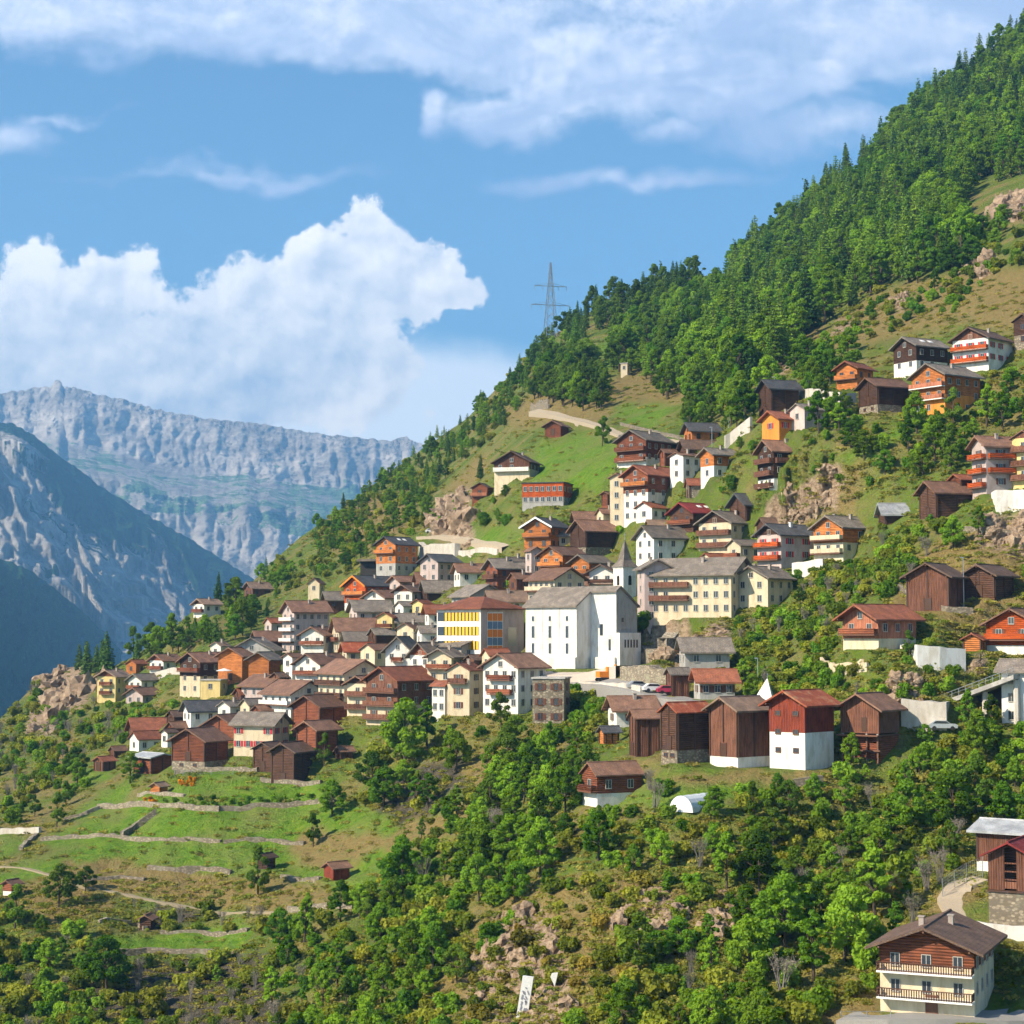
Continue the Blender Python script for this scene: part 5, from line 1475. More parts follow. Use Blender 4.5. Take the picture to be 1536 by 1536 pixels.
LM = {'broad': leaf_mat('leaves_green', (.062,.15,.012), (.18,.29,.024)), 'dark': leaf_mat('leaves_dark', (.05,.105,.014), (.12,.19,.022)),
      'fir': leaf_mat('needles_dark', (.045,.10,.022), (.09,.155,.03), .3, .15), 'larch': leaf_mat('needles_larch', (.075,.17,.018), (.17,.26,.03), .3, .25),
      'bush': leaf_mat('leaves_olive', (.11,.17,.018), (.25,.26,.032)), 'autumn': leaf_mat('leaves_yellowing', (.13,.13,.022), (.26,.20,.035)),
      'flower': leaf_mat('orange_blossom', (.35,.16,.01), (.65,.30,.015), .2), 'grey': leaf_mat('bare_twigs', (.13,.11,.085), (.24,.20,.15), .25, .1), 'tuft': leaf_mat('grass_tufts', (.12,.17,.02), (.27,.24,.06), .3)}
bark = flat_mat('bark', (.09, .07, .05), .95, .05); bark_g = flat_mat('grey_bark', (.2, .18, .155), .95, .05)
nr_ = np.random.RandomState(5)
def quads_mesh(name, C, size, mat, nrm=None, aspect=1.0, up_bias=0):
    """many small leaf faces at centres C"""
    n = len(C)
    a = nr_.normal(size=(n, 3)); 
    if nrm is not None: a = a * .55 + nrm
    a[:, 2] += up_bias
    a /= np.linalg.norm(a, axis=1)[:, None] + 1e-9
    b = np.cross(a, nr_.normal(size=(n, 3))); b /= np.linalg.norm(b, axis=1)[:, None] + 1e-9
    c = np.cross(a, b)
    sz = (size * (0.6 + .8 * nr_.rand(n)))[:, None] if np.isscalar(size) else (size * (0.6 + .8 * nr_.rand(n)))[:, None]
    b = b * sz * aspect; c = c * sz
    V = np.stack([C - b, C - c * .8, C + b, C + c], 1).reshape(-1, 3)
    me_ = bpy.data.meshes.new(name)
    me_.vertices.add(4 * n); me_.vertices.foreach_set('co', V.ravel())
    me_.loops.add(4 * n); me_.loops.foreach_set('vertex_index', np.arange(4 * n))
    me_.polygons.add(n); me_.polygons.foreach_set('loop_start', np.arange(0, 4 * n, 4)); me_.polygons.foreach_set('loop_total', np.full(n, 4))
    me_.update(calc_edges=True); me_.materials.append(mat)
    return me_
def broad_proto(k, mat, ncl=26, per=85, size=.17, H=8.0, spread=2.7):
    """crown ~H tall: clumps of leaves around limb ends; trunk with limbs"""
    r = random.Random(100 + k)
    cl = []; tr = MB()
    th_ = H * .32
    lean = Vector((r.uniform(-.3,.3), r.uniform(-.3,.3), 0))
    top = Vector((0,0,H*.62)) + lean
    mid = Vector((0,0,th_)) + lean * .4
    tr.tube((0,0,-1.2), mid, .22, .16, 7); tr.tube(mid, top, .16, .07, 6)
    for i in range(ncl):
        if r.random() < .14: continue
        a = i * 2.399 + r.uniform(-.8,.8); t_ = (i + .5) / ncl
        z = H * (.24 + .72 * t_); prof = math.sin(math.pi * min(1, .22 + .80 * t_)) ** .75
        rad = spread * prof * r.uniform(.45, 1.05)
        p = Vector((rad * math.cos(a), rad * math.sin(a), z + r.uniform(-.5,.5))) + lean * t_
        cl.append((p, r.uniform(.35, 1.0) * spread * .38))
        if i % 2 == 0:
            st_ = mid.lerp(top, min(1, max(0, t_ - .15)))
            tr.tube(st_, p, .07, .03, 5)
    C = []; N = []; 
    for p, rr in cl:
        q = nr_.normal(size=(per, 3)); q /= np.linalg.norm(q, axis=1)[:, None]
        d_ = nr_.rand(per, 1) ** .4
        C.append(np.array(p) + q * d_ * rr * np.array([1, 1, .75])); N.append(q)
    C = np.concatenate(C); N = np.concatenate(N)
    return quads_mesh('crown', C, size, mat, N * .9, 1.0, .25), tr.mesh('trunk', [bark])
def fir_proto(k, mat, H=10.0, R0=1.9, layers=17, per=70, size=.24, larch=False):
    r = random.Random(200 + k); tr = MB(); tr.tube((0,0,-1.2), (0,0,H*.95), .2, .03, 6)
    C = []; N = []
    for L_ in range(layers):
        t_ = (L_ + .4) / layers; z = H * (.12 + .86 * t_); rad = R0 * (1 - t_) ** .85 * r.uniform(.8, 1.15) + .12
        nb = max(4, int(9 * (1 - t_)) + 3); off = r.uniform(0, 6)
        for b_ in range(nb):
            a = off + 2 * math.pi * b_ / nb + r.uniform(-.25,.25); ln = rad * r.uniform(.65, 1.12)
            if r.random() < .12: continue
            m_ = max(3, int(per * ln / R0 / 2.2))
            u_ = nr_.rand(m_) ** .7
            x = u_ * ln; dz = -x * (.32 if not larch else .12) + nr_.normal(size=m_) * .10
            w_ = nr_.normal(size=m_) * (.12 + .16 * (1 - u_)) * (1.4 if larch else 1)
            C.append(np.stack([math.cos(a) * x - math.sin(a) * w_, math.sin(a) * x + math.cos(a) * w_, z + dz], 1))
            N.append(np.tile([math.cos(a) * .4, math.sin(a) * .4, .8], (m_, 1)))
            if L_ % 3 == 0 and b_ % 2 == 0: tr.tube((0,0,z), (math.cos(a)*ln*.8, math.sin(a)*ln*.8, z - ln*.25), .035, .015, 4)
    return quads_mesh('crown', np.concatenate(C), size, mat, np.concatenate(N), .7), tr.mesh('trunk', [bark])
def bush_proto(k, mat, ncl=10, per=130, size=.13, rad=1.0):
    r = random.Random(300 + k); C = []; N = []; tr = MB()
    for i in range(ncl):
        a = r.uniform(0, 6.28); d_ = rad * r.uniform(0, .75); p = Vector((d_*math.cos(a), d_*math.sin(a), r.uniform(.25, 1.15) * rad))
        q = nr_.normal(size=(per, 3)); q /= np.linalg.norm(q, axis=1)[:, None]
        C.append(np.array(p) + q * (nr_.rand(per, 1) ** .4) * rad * .48); N.append(q)
        tr.tube((0,0,-.5), p, .04, .015, 4)
    return quads_mesh('foliage', np.concatenate(C), size, mat, np.concatenate(N) * .9, 1, .25), tr.mesh('stems', [bark])
def bare_proto(k, H=4.0):
    r = random.Random(400 + k); tr = MB(); C = []
    for i in range(16):
        a = r.uniform(0, 6.28); sp_ = r.uniform(.1, .35) * H
        p0 = Vector((r.uniform(-.3,.3), r.uniform(-.3,.3), -.5)); p1 = Vector((sp_*.5*math.cos(a), sp_*.5*math.sin(a), H*.5)); p2 = Vector((sp_*math.cos(a), sp_*math.sin(a), H*r.uniform(.7,1.05)))
        tr.tube(p0, p1, .05, .035, 4); tr.tube(p1, p2, .035, .01, 4)
        for j in range(9):
            t_ = r.uniform(.15, 1); b0 = p1.lerp(p2, t_); e = b0 + Vector((r.uniform(-.6,.6), r.uniform(-.6,.6), r.uniform(.2,.8)))
            tr.tube(b0, e, .018, .006, 3)
            for _ in range(2): C.append(tuple(b0.lerp(e, r.random()) + Vector((r.gauss(0,.1), r.gauss(0,.1), r.gauss(0,.1)))))
    return quads_mesh('twigs', np.array(C), .085, LM['grey'], None, .5), tr.mesh('stems', [bark_g])
def tuft_proto(k):
    n = 46; a = nr_.rand(n) * 6.28; d_ = nr_.rand(n) ** .6 * .6
    C = np.stack([np.cos(a) * d_, np.sin(a) * d_, nr_.rand(n) * .35 * (1.1 - d_)], 1)
    return quads_mesh('tuft', C, .15, LM['tuft'], None, .6)
PROTO = {  # kind -> list of (meshes, natural height)
 'broad': [(broad_proto(i, LM['broad'], 34 + 6 * (i % 3), 190, .17, 8.0, (2.7, 2.1, 3.1, 2.4, 1.7, 2.9)[i]), 8.0) for i in range(6)],
 'dark': [(broad_proto(10 + i, LM['dark'], 34, 190, .17, 8.0, 2.3 + .5 * i), 8.0) for i in range(3)],
 'autumn': [(broad_proto(20 + i, LM['autumn'], 22, 150), 8.0) for i in range(1)],
 'fir': [(fir_proto(i, LM['fir']), 10.0) for i in range(3)],
 'larch': [(fir_proto(20 + i, LM['larch'], 10, 2.1, 15, 75, .2, True), 10.0) for i in range(3)],
 'bush': [(bush_proto(i, LM['bush']), 1.6) for i in range(3)],
 'gbush': [(bush_proto(10 + i, LM['broad']), 1.6) for i in range(3)],
 'abush': [(bush_proto(20 + i, LM['autumn']), 1.6) for i in range(2)],
 'flower': [(bush_proto(30 + i, LM['flower'], 6, 90, .12), 1.6) for i in range(2)],
 'grey': [(bare_proto(i), 4.0) for i in range(3)],
}
FAMILY = {'broad': 'tree', 'dark': 'tree', 'autumn': 'tree', 'fir': 'conifer', 'larch': 'conifer', 'bush': 'bush', 'gbush': 'bush', 'abush': 'bush', 'flower': 'bush', 'grey': 'bare'}
NAME = {'tree': 'broadleaf_tree', 'conifer': 'conifer_tree', 'bush': 'bush', 'bare': 'bare_shrub'}
CAT = {'tree': 'tree', 'conifer': 'conifer', 'bush': 'bush', 'bare': 'shrub'}
# zones: polygon, kinds with weights, spacing m, height range m, phrase, tries
ZONES = [
 # upper right forest
 ([(1030,590),(1010,520),(1060,470),(1090,440),(1092,396),(1150,350),(1200,305),(1300,230),(1400,130),(1536,35),(1720,-90),(1720,130),(1536,262),(1450,300),(1440,340),(1450,400),(1400,425),(1330,430),(1270,470),(1210,500),(1160,560),(1100,590)],
  [('larch', .42), ('fir', .16), ('broad', .42)], 5.0, (8, 21), 'in the steep forest of the upper right', 16000),
 ([(860,520),(835,490),(850,468),(880,452),(950,420),(1000,408),(1045,404),(1045,440),(1010,455),(960,470),(900,500)],
  [('fir', .55), ('dark', .35), ('larch', .1)], 6.5, (10, 15), 'on the ridge left of the skyline meadow', 1500),
 ([(910,520),(960,470),(1060,440),(1090,440),(1060,480),(1010,520),(1030,590),(1000,600),(960,560),(920,560)],
  [('broad', .55), ('larch', .25), ('dark', .2)], 5.5, (7, 13), 'in the wood above the field strip', 2200),
 ([(1060,600),(1120,560),(1160,560),(1150,600),(1120,640),(1080,650),(1030,650),(1030,600)],
  [('broad', .6), ('dark', .4)], 5.0, (6, 10), 'above the modern orange timber house', 900),
 ([(800,600),(820,560),(870,545),(905,575),(910,610),(880,625),(830,605)],
  [('dark', .8), ('broad', .2)], 5.0, (7, 11), 'in the dark grove above the dirt track', 700),
 # ridge on the left
 ([(615,720),(612,690),(700,625),(760,565),(815,510),(850,500),(860,560),(800,590),(760,640),(700,690),(650,740)],
  [('larch', .3), ('bush', .35), ('broad', .2), ('fir', .15)], 5.5, (5, 10), 'on the ridge left of the pylon', 2600),
 ([(450,830),(450,808),(560,730),(615,690),(650,740),(640,790),(560,840),(520,860),(450,880),(400,900),(385,880),(410,845)],
  [('bush', .45), ('broad', .35), ('larch', .1), ('gbush', .1)], 4.6, (3.5, 7), 'on the green flank above the left of the village', 3000),
 ([(330,960),(290,950),(250,960),(200,990),(215,1005),(250,985),(300,985),(360,960),(400,930),(420,890),(390,890),(350,900)],
  [('dark', .4), ('fir', .3), ('broad', .3)], 5.0, (6, 11), 'on the wooded spur at the far left', 700),
 ([(110,1010),(150,1006),(170,1012),(120,1016)], [('fir', 1)], 5, (11, 14), 'on the rocky knoll at the far left', 60),
 ([(0,1085),(60,1020),(60,1060),(110,1070),(150,1060),(230,1060),(270,1060),(200,1110),(150,1130),(60,1190),(0,1250),(-150,1300),(-150,1120)],
  [('bush', .45), ('gbush', .25), ('grey', .25), ('broad', .05)], 3.8, (2, 4.5), 'on the scrubby slope at the far left', 2600),
 ([(0,1190),(40,1165),(110,1160),(150,1170),(100,1210),(30,1235),(-60,1250)], [('dark', .5), ('broad', .3), ('gbush', .2)], 4.5, (4, 7), 'round the sheds at the left edge', 260),
 # slope between village and far right houses
 ([(1215,740),(1215,640),(1240,590),(1300,640),(1350,620),(1420,600),(1500,560),(1560,560),(1560,640),(1450,660),(1440,720),(1370,720),(1300,740),(1260,730)],
  [('broad', .6), ('dark', .2), ('gbush', .2)], 4.2, (4, 8.5), 'in the thicket between the right hand houses', 2600),
 ([(1100,900),(1180,870),(1260,830),(1310,800),(1390,790),(1390,850),(1330,900),(1260,930),(1240,990),(1240,1050),(1110,1050),(1110,960)],
  [('gbush', .3), ('bush', .4), ('broad', .1), ('grey', .18), ('dark', .02)], 2.8, (2, 4.8), 'on the bushy slope right of the church road', 4000),
 ([(1240,1000),(1400,1015),(1440,1040),(1320,1050),(1240,1050)], [('bush', .5), ('gbush', .4), ('grey', .1)], 2.6, (1.2, 2.8), 'below the salmon chalet', 700),
 ([(1310,1000),(1240,1000),(1230,960),(1240,1000),(1400,990),(1400,1020),(1300,1030)], [('gbush', .7), ('bush', .3)], 2.6, (1.2, 2.2), 'along the hedge of the salmon chalet', 300),
 ([(1180,540),(1250,520),(1290,540),(1250,560),(1240,600),(1210,600)], [('broad', .8), ('gbush', .2)], 4.2, (4, 8), 'left of the orange red chalet', 500),
 ([(1380,480),(1400,450),(1450,430),(1600,380),(1600,300),(1480,330),(1450,400),(1400,430)], [('bush', .35), ('gbush', .25), ('larch', .2), ('broad', .2)], 4.5, (3, 8), 'on the dry rocky slope at the upper right', 1500),
 ([(1230,520),(1270,470),(1330,430),(1400,430),(1480,420),(1430,475),(1330,505)], [('bush', .5), ('gbush', .5)], 5, (1.5, 3), 'on the dry grass slope above the orange red chalet', 260),
 # lower thicket
 ([(900,1240),(860,1200),(870,1170),(1000,1180),(1100,1190),(1240,1200),(1280,1150),(1340,1130),(1400,1110),(1500,1080),(1620,1080),(1620,1230),(1440,1260),(1430,1310),(1380,1350),(1330,1440),(1230,1480),(1120,1400),(1080,1340),(1000,1300),(940,1320),(900,1300),(860,1280),(820,1260)],
  [('broad', .46), ('dark', .10), ('gbush', .20), ('bush', .18), ('grey', .06)], 3.7, (3.5, 9), 'in the thicket below the barn row', 8000),
 ([(1150,1400),(1230,1470),(1250,1500),(1200,1560),(1050,1600),(880,1600),(920,1500),(960,1450),(1060,1420)],
  [('broad', .5), ('dark', .1), ('gbush', .18), ('bush', .14), ('grey', .08)], 3.3, (3.0, 7), 'at the bottom edge left of the tan house', 1800),
 ([(730,1150),(850,1110),(900,1080),(860,1170),(870,1200),(820,1260),(860,1290),(820,1330),(740,1380),(700,1340),(720,1250),(730,1200)],
  [('broad', .55), ('dark', .25), ('gbush', .15), ('grey', .05)], 3.6, (4, 8), 'in the wooded gully under the white houses', 1800),
 ([(850,1040),(880,1050),(910,1060),(890,1120),(850,1110),(820,1120),(850,1090)], [('gbush', .6), ('bush', .4)], 2.6, (1.5, 3.2), 'on the bank right of the stone block', 500),
 ([(540,1180),(560,1130),(600,1100),(660,1110),(700,1120),(690,1170),(650,1210),(560,1230)],
  [('broad', .45), ('bush', .25), ('grey', .3)], 4.2, (3.5, 7), 'below the big cream balcony house', 700),
 ([(620,1300),(650,1200),(720,1200),(720,1330),(700,1400),(680,1540),(700,1600),(380,1600),(400,1480),(420,1400),(520,1360)],
  [('broad', .42), ('gbush', .24), ('bush', .24), ('dark', .06), ('grey', .04)], 3.6, (3.2, 7.5), 'in the green gully at the bottom', 4500),
 ([(850,1300),(950,1310),(1050,1330),(1150,1400),(1060,1430),(960,1450),(900,1540),(850,1560),(700,1560),(690,1480),(720,1400),(780,1340)],
  [('bush', .5), ('abush', .25), ('gbush', .25)], 3.6, (1.2, 3), 'on the rocky spur at the bottom', 900),
 ([(-60,1350),(0,1360),(60,1380),(110,1400),(190,1470),(210,1600),(-60,1600)], [('bush', .35), ('broad', .25), ('gbush', .25), ('grey', .15)], 3.4, (2.5, 5), 'in the bottom left corner', 1500),
 ([(120,1450),(400,1440),(400,1560),(150,1560)], [('grey', .5), ('bush', .4), ('broad', .1)], 4.2, (2, 4.5), 'on the abandoned terraces at the bottom left', 700),
 ([(180,1350),(320,1370),(400,1380),(400,1400),(200,1400)], [('grey', .5), ('bush', .5)], 3.8, (1.5, 3), 'between the lower terraces', 260),
 ([(1260,1500),(1240,1480),(1330,1440),(1330,1480),(1300,1500)], [('bush', .7), ('gbush', .3)], 3.5, (1.5, 3), 'beside the bottom right house', 100),
 ([(1330,1350),(1380,1290),(1420,1320),(1330,1440),(1300,1420)], [('grey', .75), ('autumn', .25)], 2.6, (3.5, 6), 'in the pale bare thicket above the bottom right house', 300),
 ([(705,1250),(735,1190),(745,1260),(735,1340),(705,1330)], [('grey', 1)], 2.2, (4, 6.5), 'in the pale strip of bare shrubs down the gully', 260),
 ([(640,800),(660,760),(760,740),(780,770),(770,790),(700,790)], [('broad', .4), ('gbush', .6)], 5, (2.5, 5), 'around the small dark gable house', 160),
 ([(930,900),(1000,930),(1030,925),(1020,950),(960,940)], [('gbush', 1)], 3, (2.5, 4), 'under the long apartment block', 60),
 ([(1060,700),(1130,660),(1130,720),(1110,750),(1070,740)], [('broad', .5), ('gbush', .5)], 3.6, (3, 5.5), 'left of the dark chalet with three balconies', 260),
 ([(1340,760),(1390,760),(1420,800),(1350,830),(1310,830),(1290,800)], [('grey', .3), ('bush', .4), ('broad', .3)], 3.6, (3, 6), 'below the blue grey shed roof', 300),
 ([(1545,560),(1545,500),(1850,450),(1850,1500),(1545,1380),(1545,1110)], [('broad', .5), ('gbush', .25), ('bush', .25)], 5, (3, 8), 'on the slope beyond the right edge', 3000),
 ([(262,1180),(268,1170),(292,1170),(294,1180)], [('flower', 1)], 1.2, (.7, 1.1), 'in the bed above the garden wall', 120),
 ([(206,1207),(212,1200),(234,1199),(232,1207)], [('flower', 1)], 1.2, (.7, 1.1), 'in the small bed at the terrace wall', 100),
 ([(448,1175),(452,1168),(470,1168),(470,1174)], [('flower', 1)], 1.2, (.7, 1.1), 'beside the foremost black barn', 80),
 ([(240,1200),(480,1195),(490,1206),(330,1212),(240,1210)], [('gbush', 1)], 1.9, (.5, 1.1), 'in the garden beds', 400),
 ([(20,1000),(1,1000),(0,1001)], [('bush', 1)], 5, (2, 3), 'x', 0),
]
PLANTS = []; HASH = {}
def free(p, sp_):
    c_ = 4.0; i, j = int(p.x // c_), int(p.y // c_); rr = int(math.ceil(sp_ / c_))
    for a in range(i - rr, i + rr + 1):
        for b_ in range(j - rr, j + rr + 1):
            for q in HASH.get((a, b_), ()):
                if (q[0] - p.x) ** 2 + (q[1] - p.y) ** 2 < sp_ * sp_: return False
    return True
FH = {}
for f in FOOT:
    for a in range(int((f[0] - f[2]) // 12), int((f[0] + f[2]) // 12) + 1):
        for b_ in range(int((f[1] - f[2]) // 12), int((f[1] + f[2]) // 12) + 1):
            FH.setdefault((a, b_), []).append(f)
def on_building(p, m_=.6):
    for f in FH.get((int(p.x // 12), int(p.y // 12)), ()):
        if (f[0] - p.x) ** 2 + (f[1] - p.y) ** 2 < (f[2] + m_) ** 2: return True
    return False
def hides(px, py, h_, p, slack=3):
    s = FP / p.y; w_ = h_ * s * .28; ht = h_ * s
    for r in RECTS:
        if p.y < r[4] + 2 and px + w_ > r[0] and px - w_ < r[1] and py - ht < r[3] - slack and py > r[2]: return True
    return False
def add_plant(px, py, kind, h_, zi, sp_=3.0, force=False, label=None):
    g = ground(px, py)
    if g is None: return False
    if not force:
        if on_building(g) or not free(g, sp_): return False
        tries_ = 0
        while hides(px, py, h_, g):
            h_ *= .6; tries_ += 1
            if tries_ > 2: return False
            if h_ < 2.4: kind = rng.choice(['gbush', 'bush'])
            if h_ < .5: return False
    if kind in ('broad', 'dark') and h_ < 2.6: kind = 'gbush'
    HASH.setdefault((int(g.x // 4), int(g.y // 4)), []).append((g.x, g.y))
    PLANTS.append((g, kind, h_, zi, label, h_ * FP / g.y, px, py))
    return True
SOLO = [  # single trees one can point at
 (903,670,'broad',8.5,'round light green tree standing alone on the bright meadow'),
 (387,1345,'dark',8.5,'dark lone tree casting a shadow on the terraces'),
 (607,1150,'broad',13,'large bushy tree below the big cream balcony house'),(640,1120,'broad',9,'smaller tree joined to the right of the large bushy tree'),
 (498,1225,'broad',7,'bright green round tree right of the garden beds'),(486,1150,'dark',6.5,'green tree beside the foremost black barn'),
 (556,1190,'dark',8,'dark round tree on the edge below the village'),(752,1095,'dark',7,'dark green tree against the foot of the largest white house'),
 (720,720,'fir',9,'blue green fir left of the stone chalet'),(826,505,'fir',12,'dark fir at the foot of the power pylon'),
 (88,1360,'dark',7.5,'dark leafy tree on the dry bank of the left terraces'),(128,1337,'dark',4.5,'small crooked tree beside the footpath'),
 (22,1395,'dark',7.5,'dark tree under the little red and white hut'),(160,1490,'broad',9,'tall light green tree on the lowest abandoned terrace'),
 (575,1215,'broad',8,'pale green tree at the top of the green gully'),(470,1270,'dark',6,'dark tree at the right end of the green terrace'),
 (1430,1000+15,'gbush',2,'low bush under the high white retaining wall'),(1430,825,'broad',6,'slim green tree on the dry slope'),(1467,800,'broad',5,'round green tree right of the slim green tree'),
 (490,768,'fir',9,'fir with a bushy top on the left ridge'),(515,765,'fir',8,'second fir right beside the bushy topped fir'),
 (327,905,'fir',11,'slender fir left of the wooded spur house'),(352,925,'dark',12,'big dark conifer like tree beside the wooded spur house'),
 (130,1000,'fir',8,'left fir on the rocky knoll'),(152,1005,'fir',11,'right fir on the rocky knoll'),(205,990,'fir',9,'fir beside the tiny orange wooden house'),
 (1068,412,'fir',11,'fir left of the skyline hut'),(770,870+12,'gbush',3,'bright bush between the dark timber house and the school roof'),
 (800,820,'gbush',2.4,'bush beside the long dark barn'),(963,945,'gbush',4,'rounded green bush at the corner of the church gable'),(1275,1150,'broad',5,'small tree between the red gabled barn and the granary'),
 (275,1150,'broad',4.5,'small green tree behind the wooden hut'),(195,1175,'broad',6.5,'leafy tree between the sheds and the metal roofed shed'),(85,1240,'dark',7,'dark spreading tree above the pale wall'),
 (720,1105,'gbush',2.2,'small bush in front of the tall cream house'),(930,800,'gbush',2,'bush before the tall slim white house'),
 (1228,620+30,'broad',9,'tall tree right of the bright orange house'),(1375,650,'broad',9,'tall leafy tree below the salmon house'),(1480,640,'broad',9,'tall leafy tree above the salmon brown house'),(1430,640,'dark',8,'dark leafy tree between two tall leafy ones'),
 (1395,960+10,'bush',1.6,'small bush on the terrace before the salmon chalet'),(1365,985,'dark',4,'round dark bush tree at the right end of the hedge')]
for (a, b_, k, h_, lb) in SOLO: add_plant(a, b_, k, h_, -1, force=True, label=lb)
for zi, (poly, kinds, sp_, hr, ph, n) in enumerate(ZONES):
    xs = [p[0] for p in poly]; ys = [p[1] for p in poly]
    if n == 0: continue
    X = nr_.uniform(min(xs), max(xs), n); Y = nr_.uniform(min(ys), max(ys), n)
    ok = inpoly(X, Y, poly)
    for a, b_ in zip(X[ok], Y[ok]):
        k = rng.random(); kk = kinds[-1][0]
        for nm, w_ in kinds:
            if k < w_: kk = nm; break
            k -= w_
        gp_ = noise.noise(Vector((a / 34., b_ / 30., 3.3)))
        if gp_ < (-.24 if zi else -.42) and rng.random() < .85: continue
        h_ = rng.uniform(*hr) * (1 + .35 * gp_); s2 = sp_
        if zi == 0 and kk == 'broad': h_ = min(h_, 15)
        if kk == 'grey': h_ = min(h_, rng.uniform(2.5, 4.8))
        if 'bush' in kk: h_ = min(h_, rng.uniform(1.3, 3.4)); s2 = sp_ * .75
        add_plant(a, b_, kk, h_, zi, s2)
print('PLANTS', len(PLANTS))
# individuals: those that show largest; the rest of each kind is one object
def place_plant(o, pl, mi):
    g, kind, h_, zi, lb, sz, px, py = pl
    k = h_ / PROTO[kind][mi][1]
    wd = k * rng.uniform(.88, 1.15)
    o.location = g; o.rotation_euler = (rng.uniform(-.05,.05), rng.uniform(-.05,.05), rng.uniform(0, 6.28)); o.scale = (wd, wd, k)
byf = {}
for pl in PLANTS: byf.setdefault(FAMILY[pl[1]], []).append(pl)
KD = {'broad': 'leafy green tree', 'dark': 'dark green leafy tree', 'autumn': 'yellowish leafy tree', 'fir': 'dark pointed fir', 'larch': 'light green larch', 'bush': 'olive green bush', 'gbush': 'fresh green bush', 'abush': 'yellow brown bush', 'grey': 'bare grey twiggy shrub'}
PL = {'broad': 'leafy trees', 'dark': 'dark leafy trees', 'autumn': 'yellowish trees', 'fir': 'dark firs', 'larch': 'larches', 'bush': 'olive bushes', 'gbush': 'green bushes', 'abush': 'yellow brown bushes', 'flower': 'orange flowering plants', 'grey': 'bare shrubs'}
def gn_scatter(name, label, pts, protos):
    """pts: list of (co, rot, (sx,sy,sz), idx)"""
    me_ = bpy.data.meshes.new(name); me_.from_pydata([tuple(p[0]) for p in pts], [], [])
    a = me_.attributes.new('rz', 'FLOAT', 'POINT'); a.data.foreach_set('value', [p[1] for p in pts])
    a = me_.attributes.new('scl', 'FLOAT_VECTOR', 'POINT'); a.data.foreach_set('vector', [c for p in pts for c in p[2]])
    a = me_.attributes.new('pick', 'INT', 'POINT'); a.data.foreach_set('value', [p[3] for p in pts])
    o = link(name, me_); tag(o, label, None, kind='stuff')
    ng = bpy.data.node_groups.new(name + '_scatter', 'GeometryNodeTree')
    ng.interface.new_socket('Geometry', in_out='INPUT', socket_type='NodeSocketGeometry'); ng.interface.new_socket('Geometry', in_out='OUTPUT', socket_type='NodeSocketGeometry')
    N = ng.nodes; L_ = ng.links; gi = N.new('NodeGroupInput'); go = N.new('NodeGroupOutput')
    jn = N.new('GeometryNodeJoinGeometry')
    for pm in protos:
        oi = N.new('GeometryNodeObjectInfo'); oi.inputs['As Instance'].default_value = True; oi.inputs['Object'].default_value = pm
        L_.new(oi.outputs['Geometry'], jn.inputs[0])
    ip = N.new('GeometryNodeInstanceOnPoints'); ip.inputs['Pick Instance'].default_value = True
    def na(n_, t_):
        q = N.new('GeometryNodeInputNamedAttribute'); q.data_type = t_; q.inputs['Name'].default_value = n_; return q.outputs['Attribute']
    cx = N.new('ShaderNodeCombineXYZ'); L_.new(na('rz', 'FLOAT'), cx.inputs[2])
    L_.new(gi.outputs[0], ip.inputs['Points']); L_.new(jn.outputs[0], ip.inputs['Instance']); L_.new(na('pick', 'INT'), ip.inputs['Instance Index'])
    L_.new(cx.outputs[0], ip.inputs['Rotation']); L_.new(na('scl', 'FLOAT_VECTOR'), ip.inputs['Scale']); L_.new(ip.outputs[0], go.inputs[0])
    md = o.modifiers.new('scatter', 'NODES'); md.node_group = ng
    return o
def joined(m1, m2, nm):
    """crown and trunk in one mesh for the mass of far plants (kept out of the scene, only instanced)"""
    n1 = len(m1.vertices); n2 = len(m2.vertices)
    v = np.zeros((n1 + n2) * 3); m1.vertices.foreach_get('co', v[:n1*3]); 
    v2 = np.zeros(n2 * 3); m2.vertices.foreach_get('co', v2); v1 = np.zeros(n1 * 3); m1.vertices.foreach_get('co', v1)
    V = np.concatenate([v1, v2]).reshape(-1, 3)
    F_ = [tuple(p.vertices) for p in m1.polygons] + [tuple(i + n1 for i in p.vertices) for p in m2.polygons]
    me_ = bpy.data.meshes.new(nm); me_.from_pydata(V.tolist(), [], F_)
    me_.materials.append(m1.materials[0]); me_.materials.append(m2.materials[0])
    me_.polygons.foreach_set('material_index', [0] * len(m1.polygons) + [1] * len(m2.polygons)); me_.update()
    return bpy.data.objects.new(nm, me_)
MAXI = {'tree': 290, 'conifer': 290, 'bush': 290, 'bare': 200}
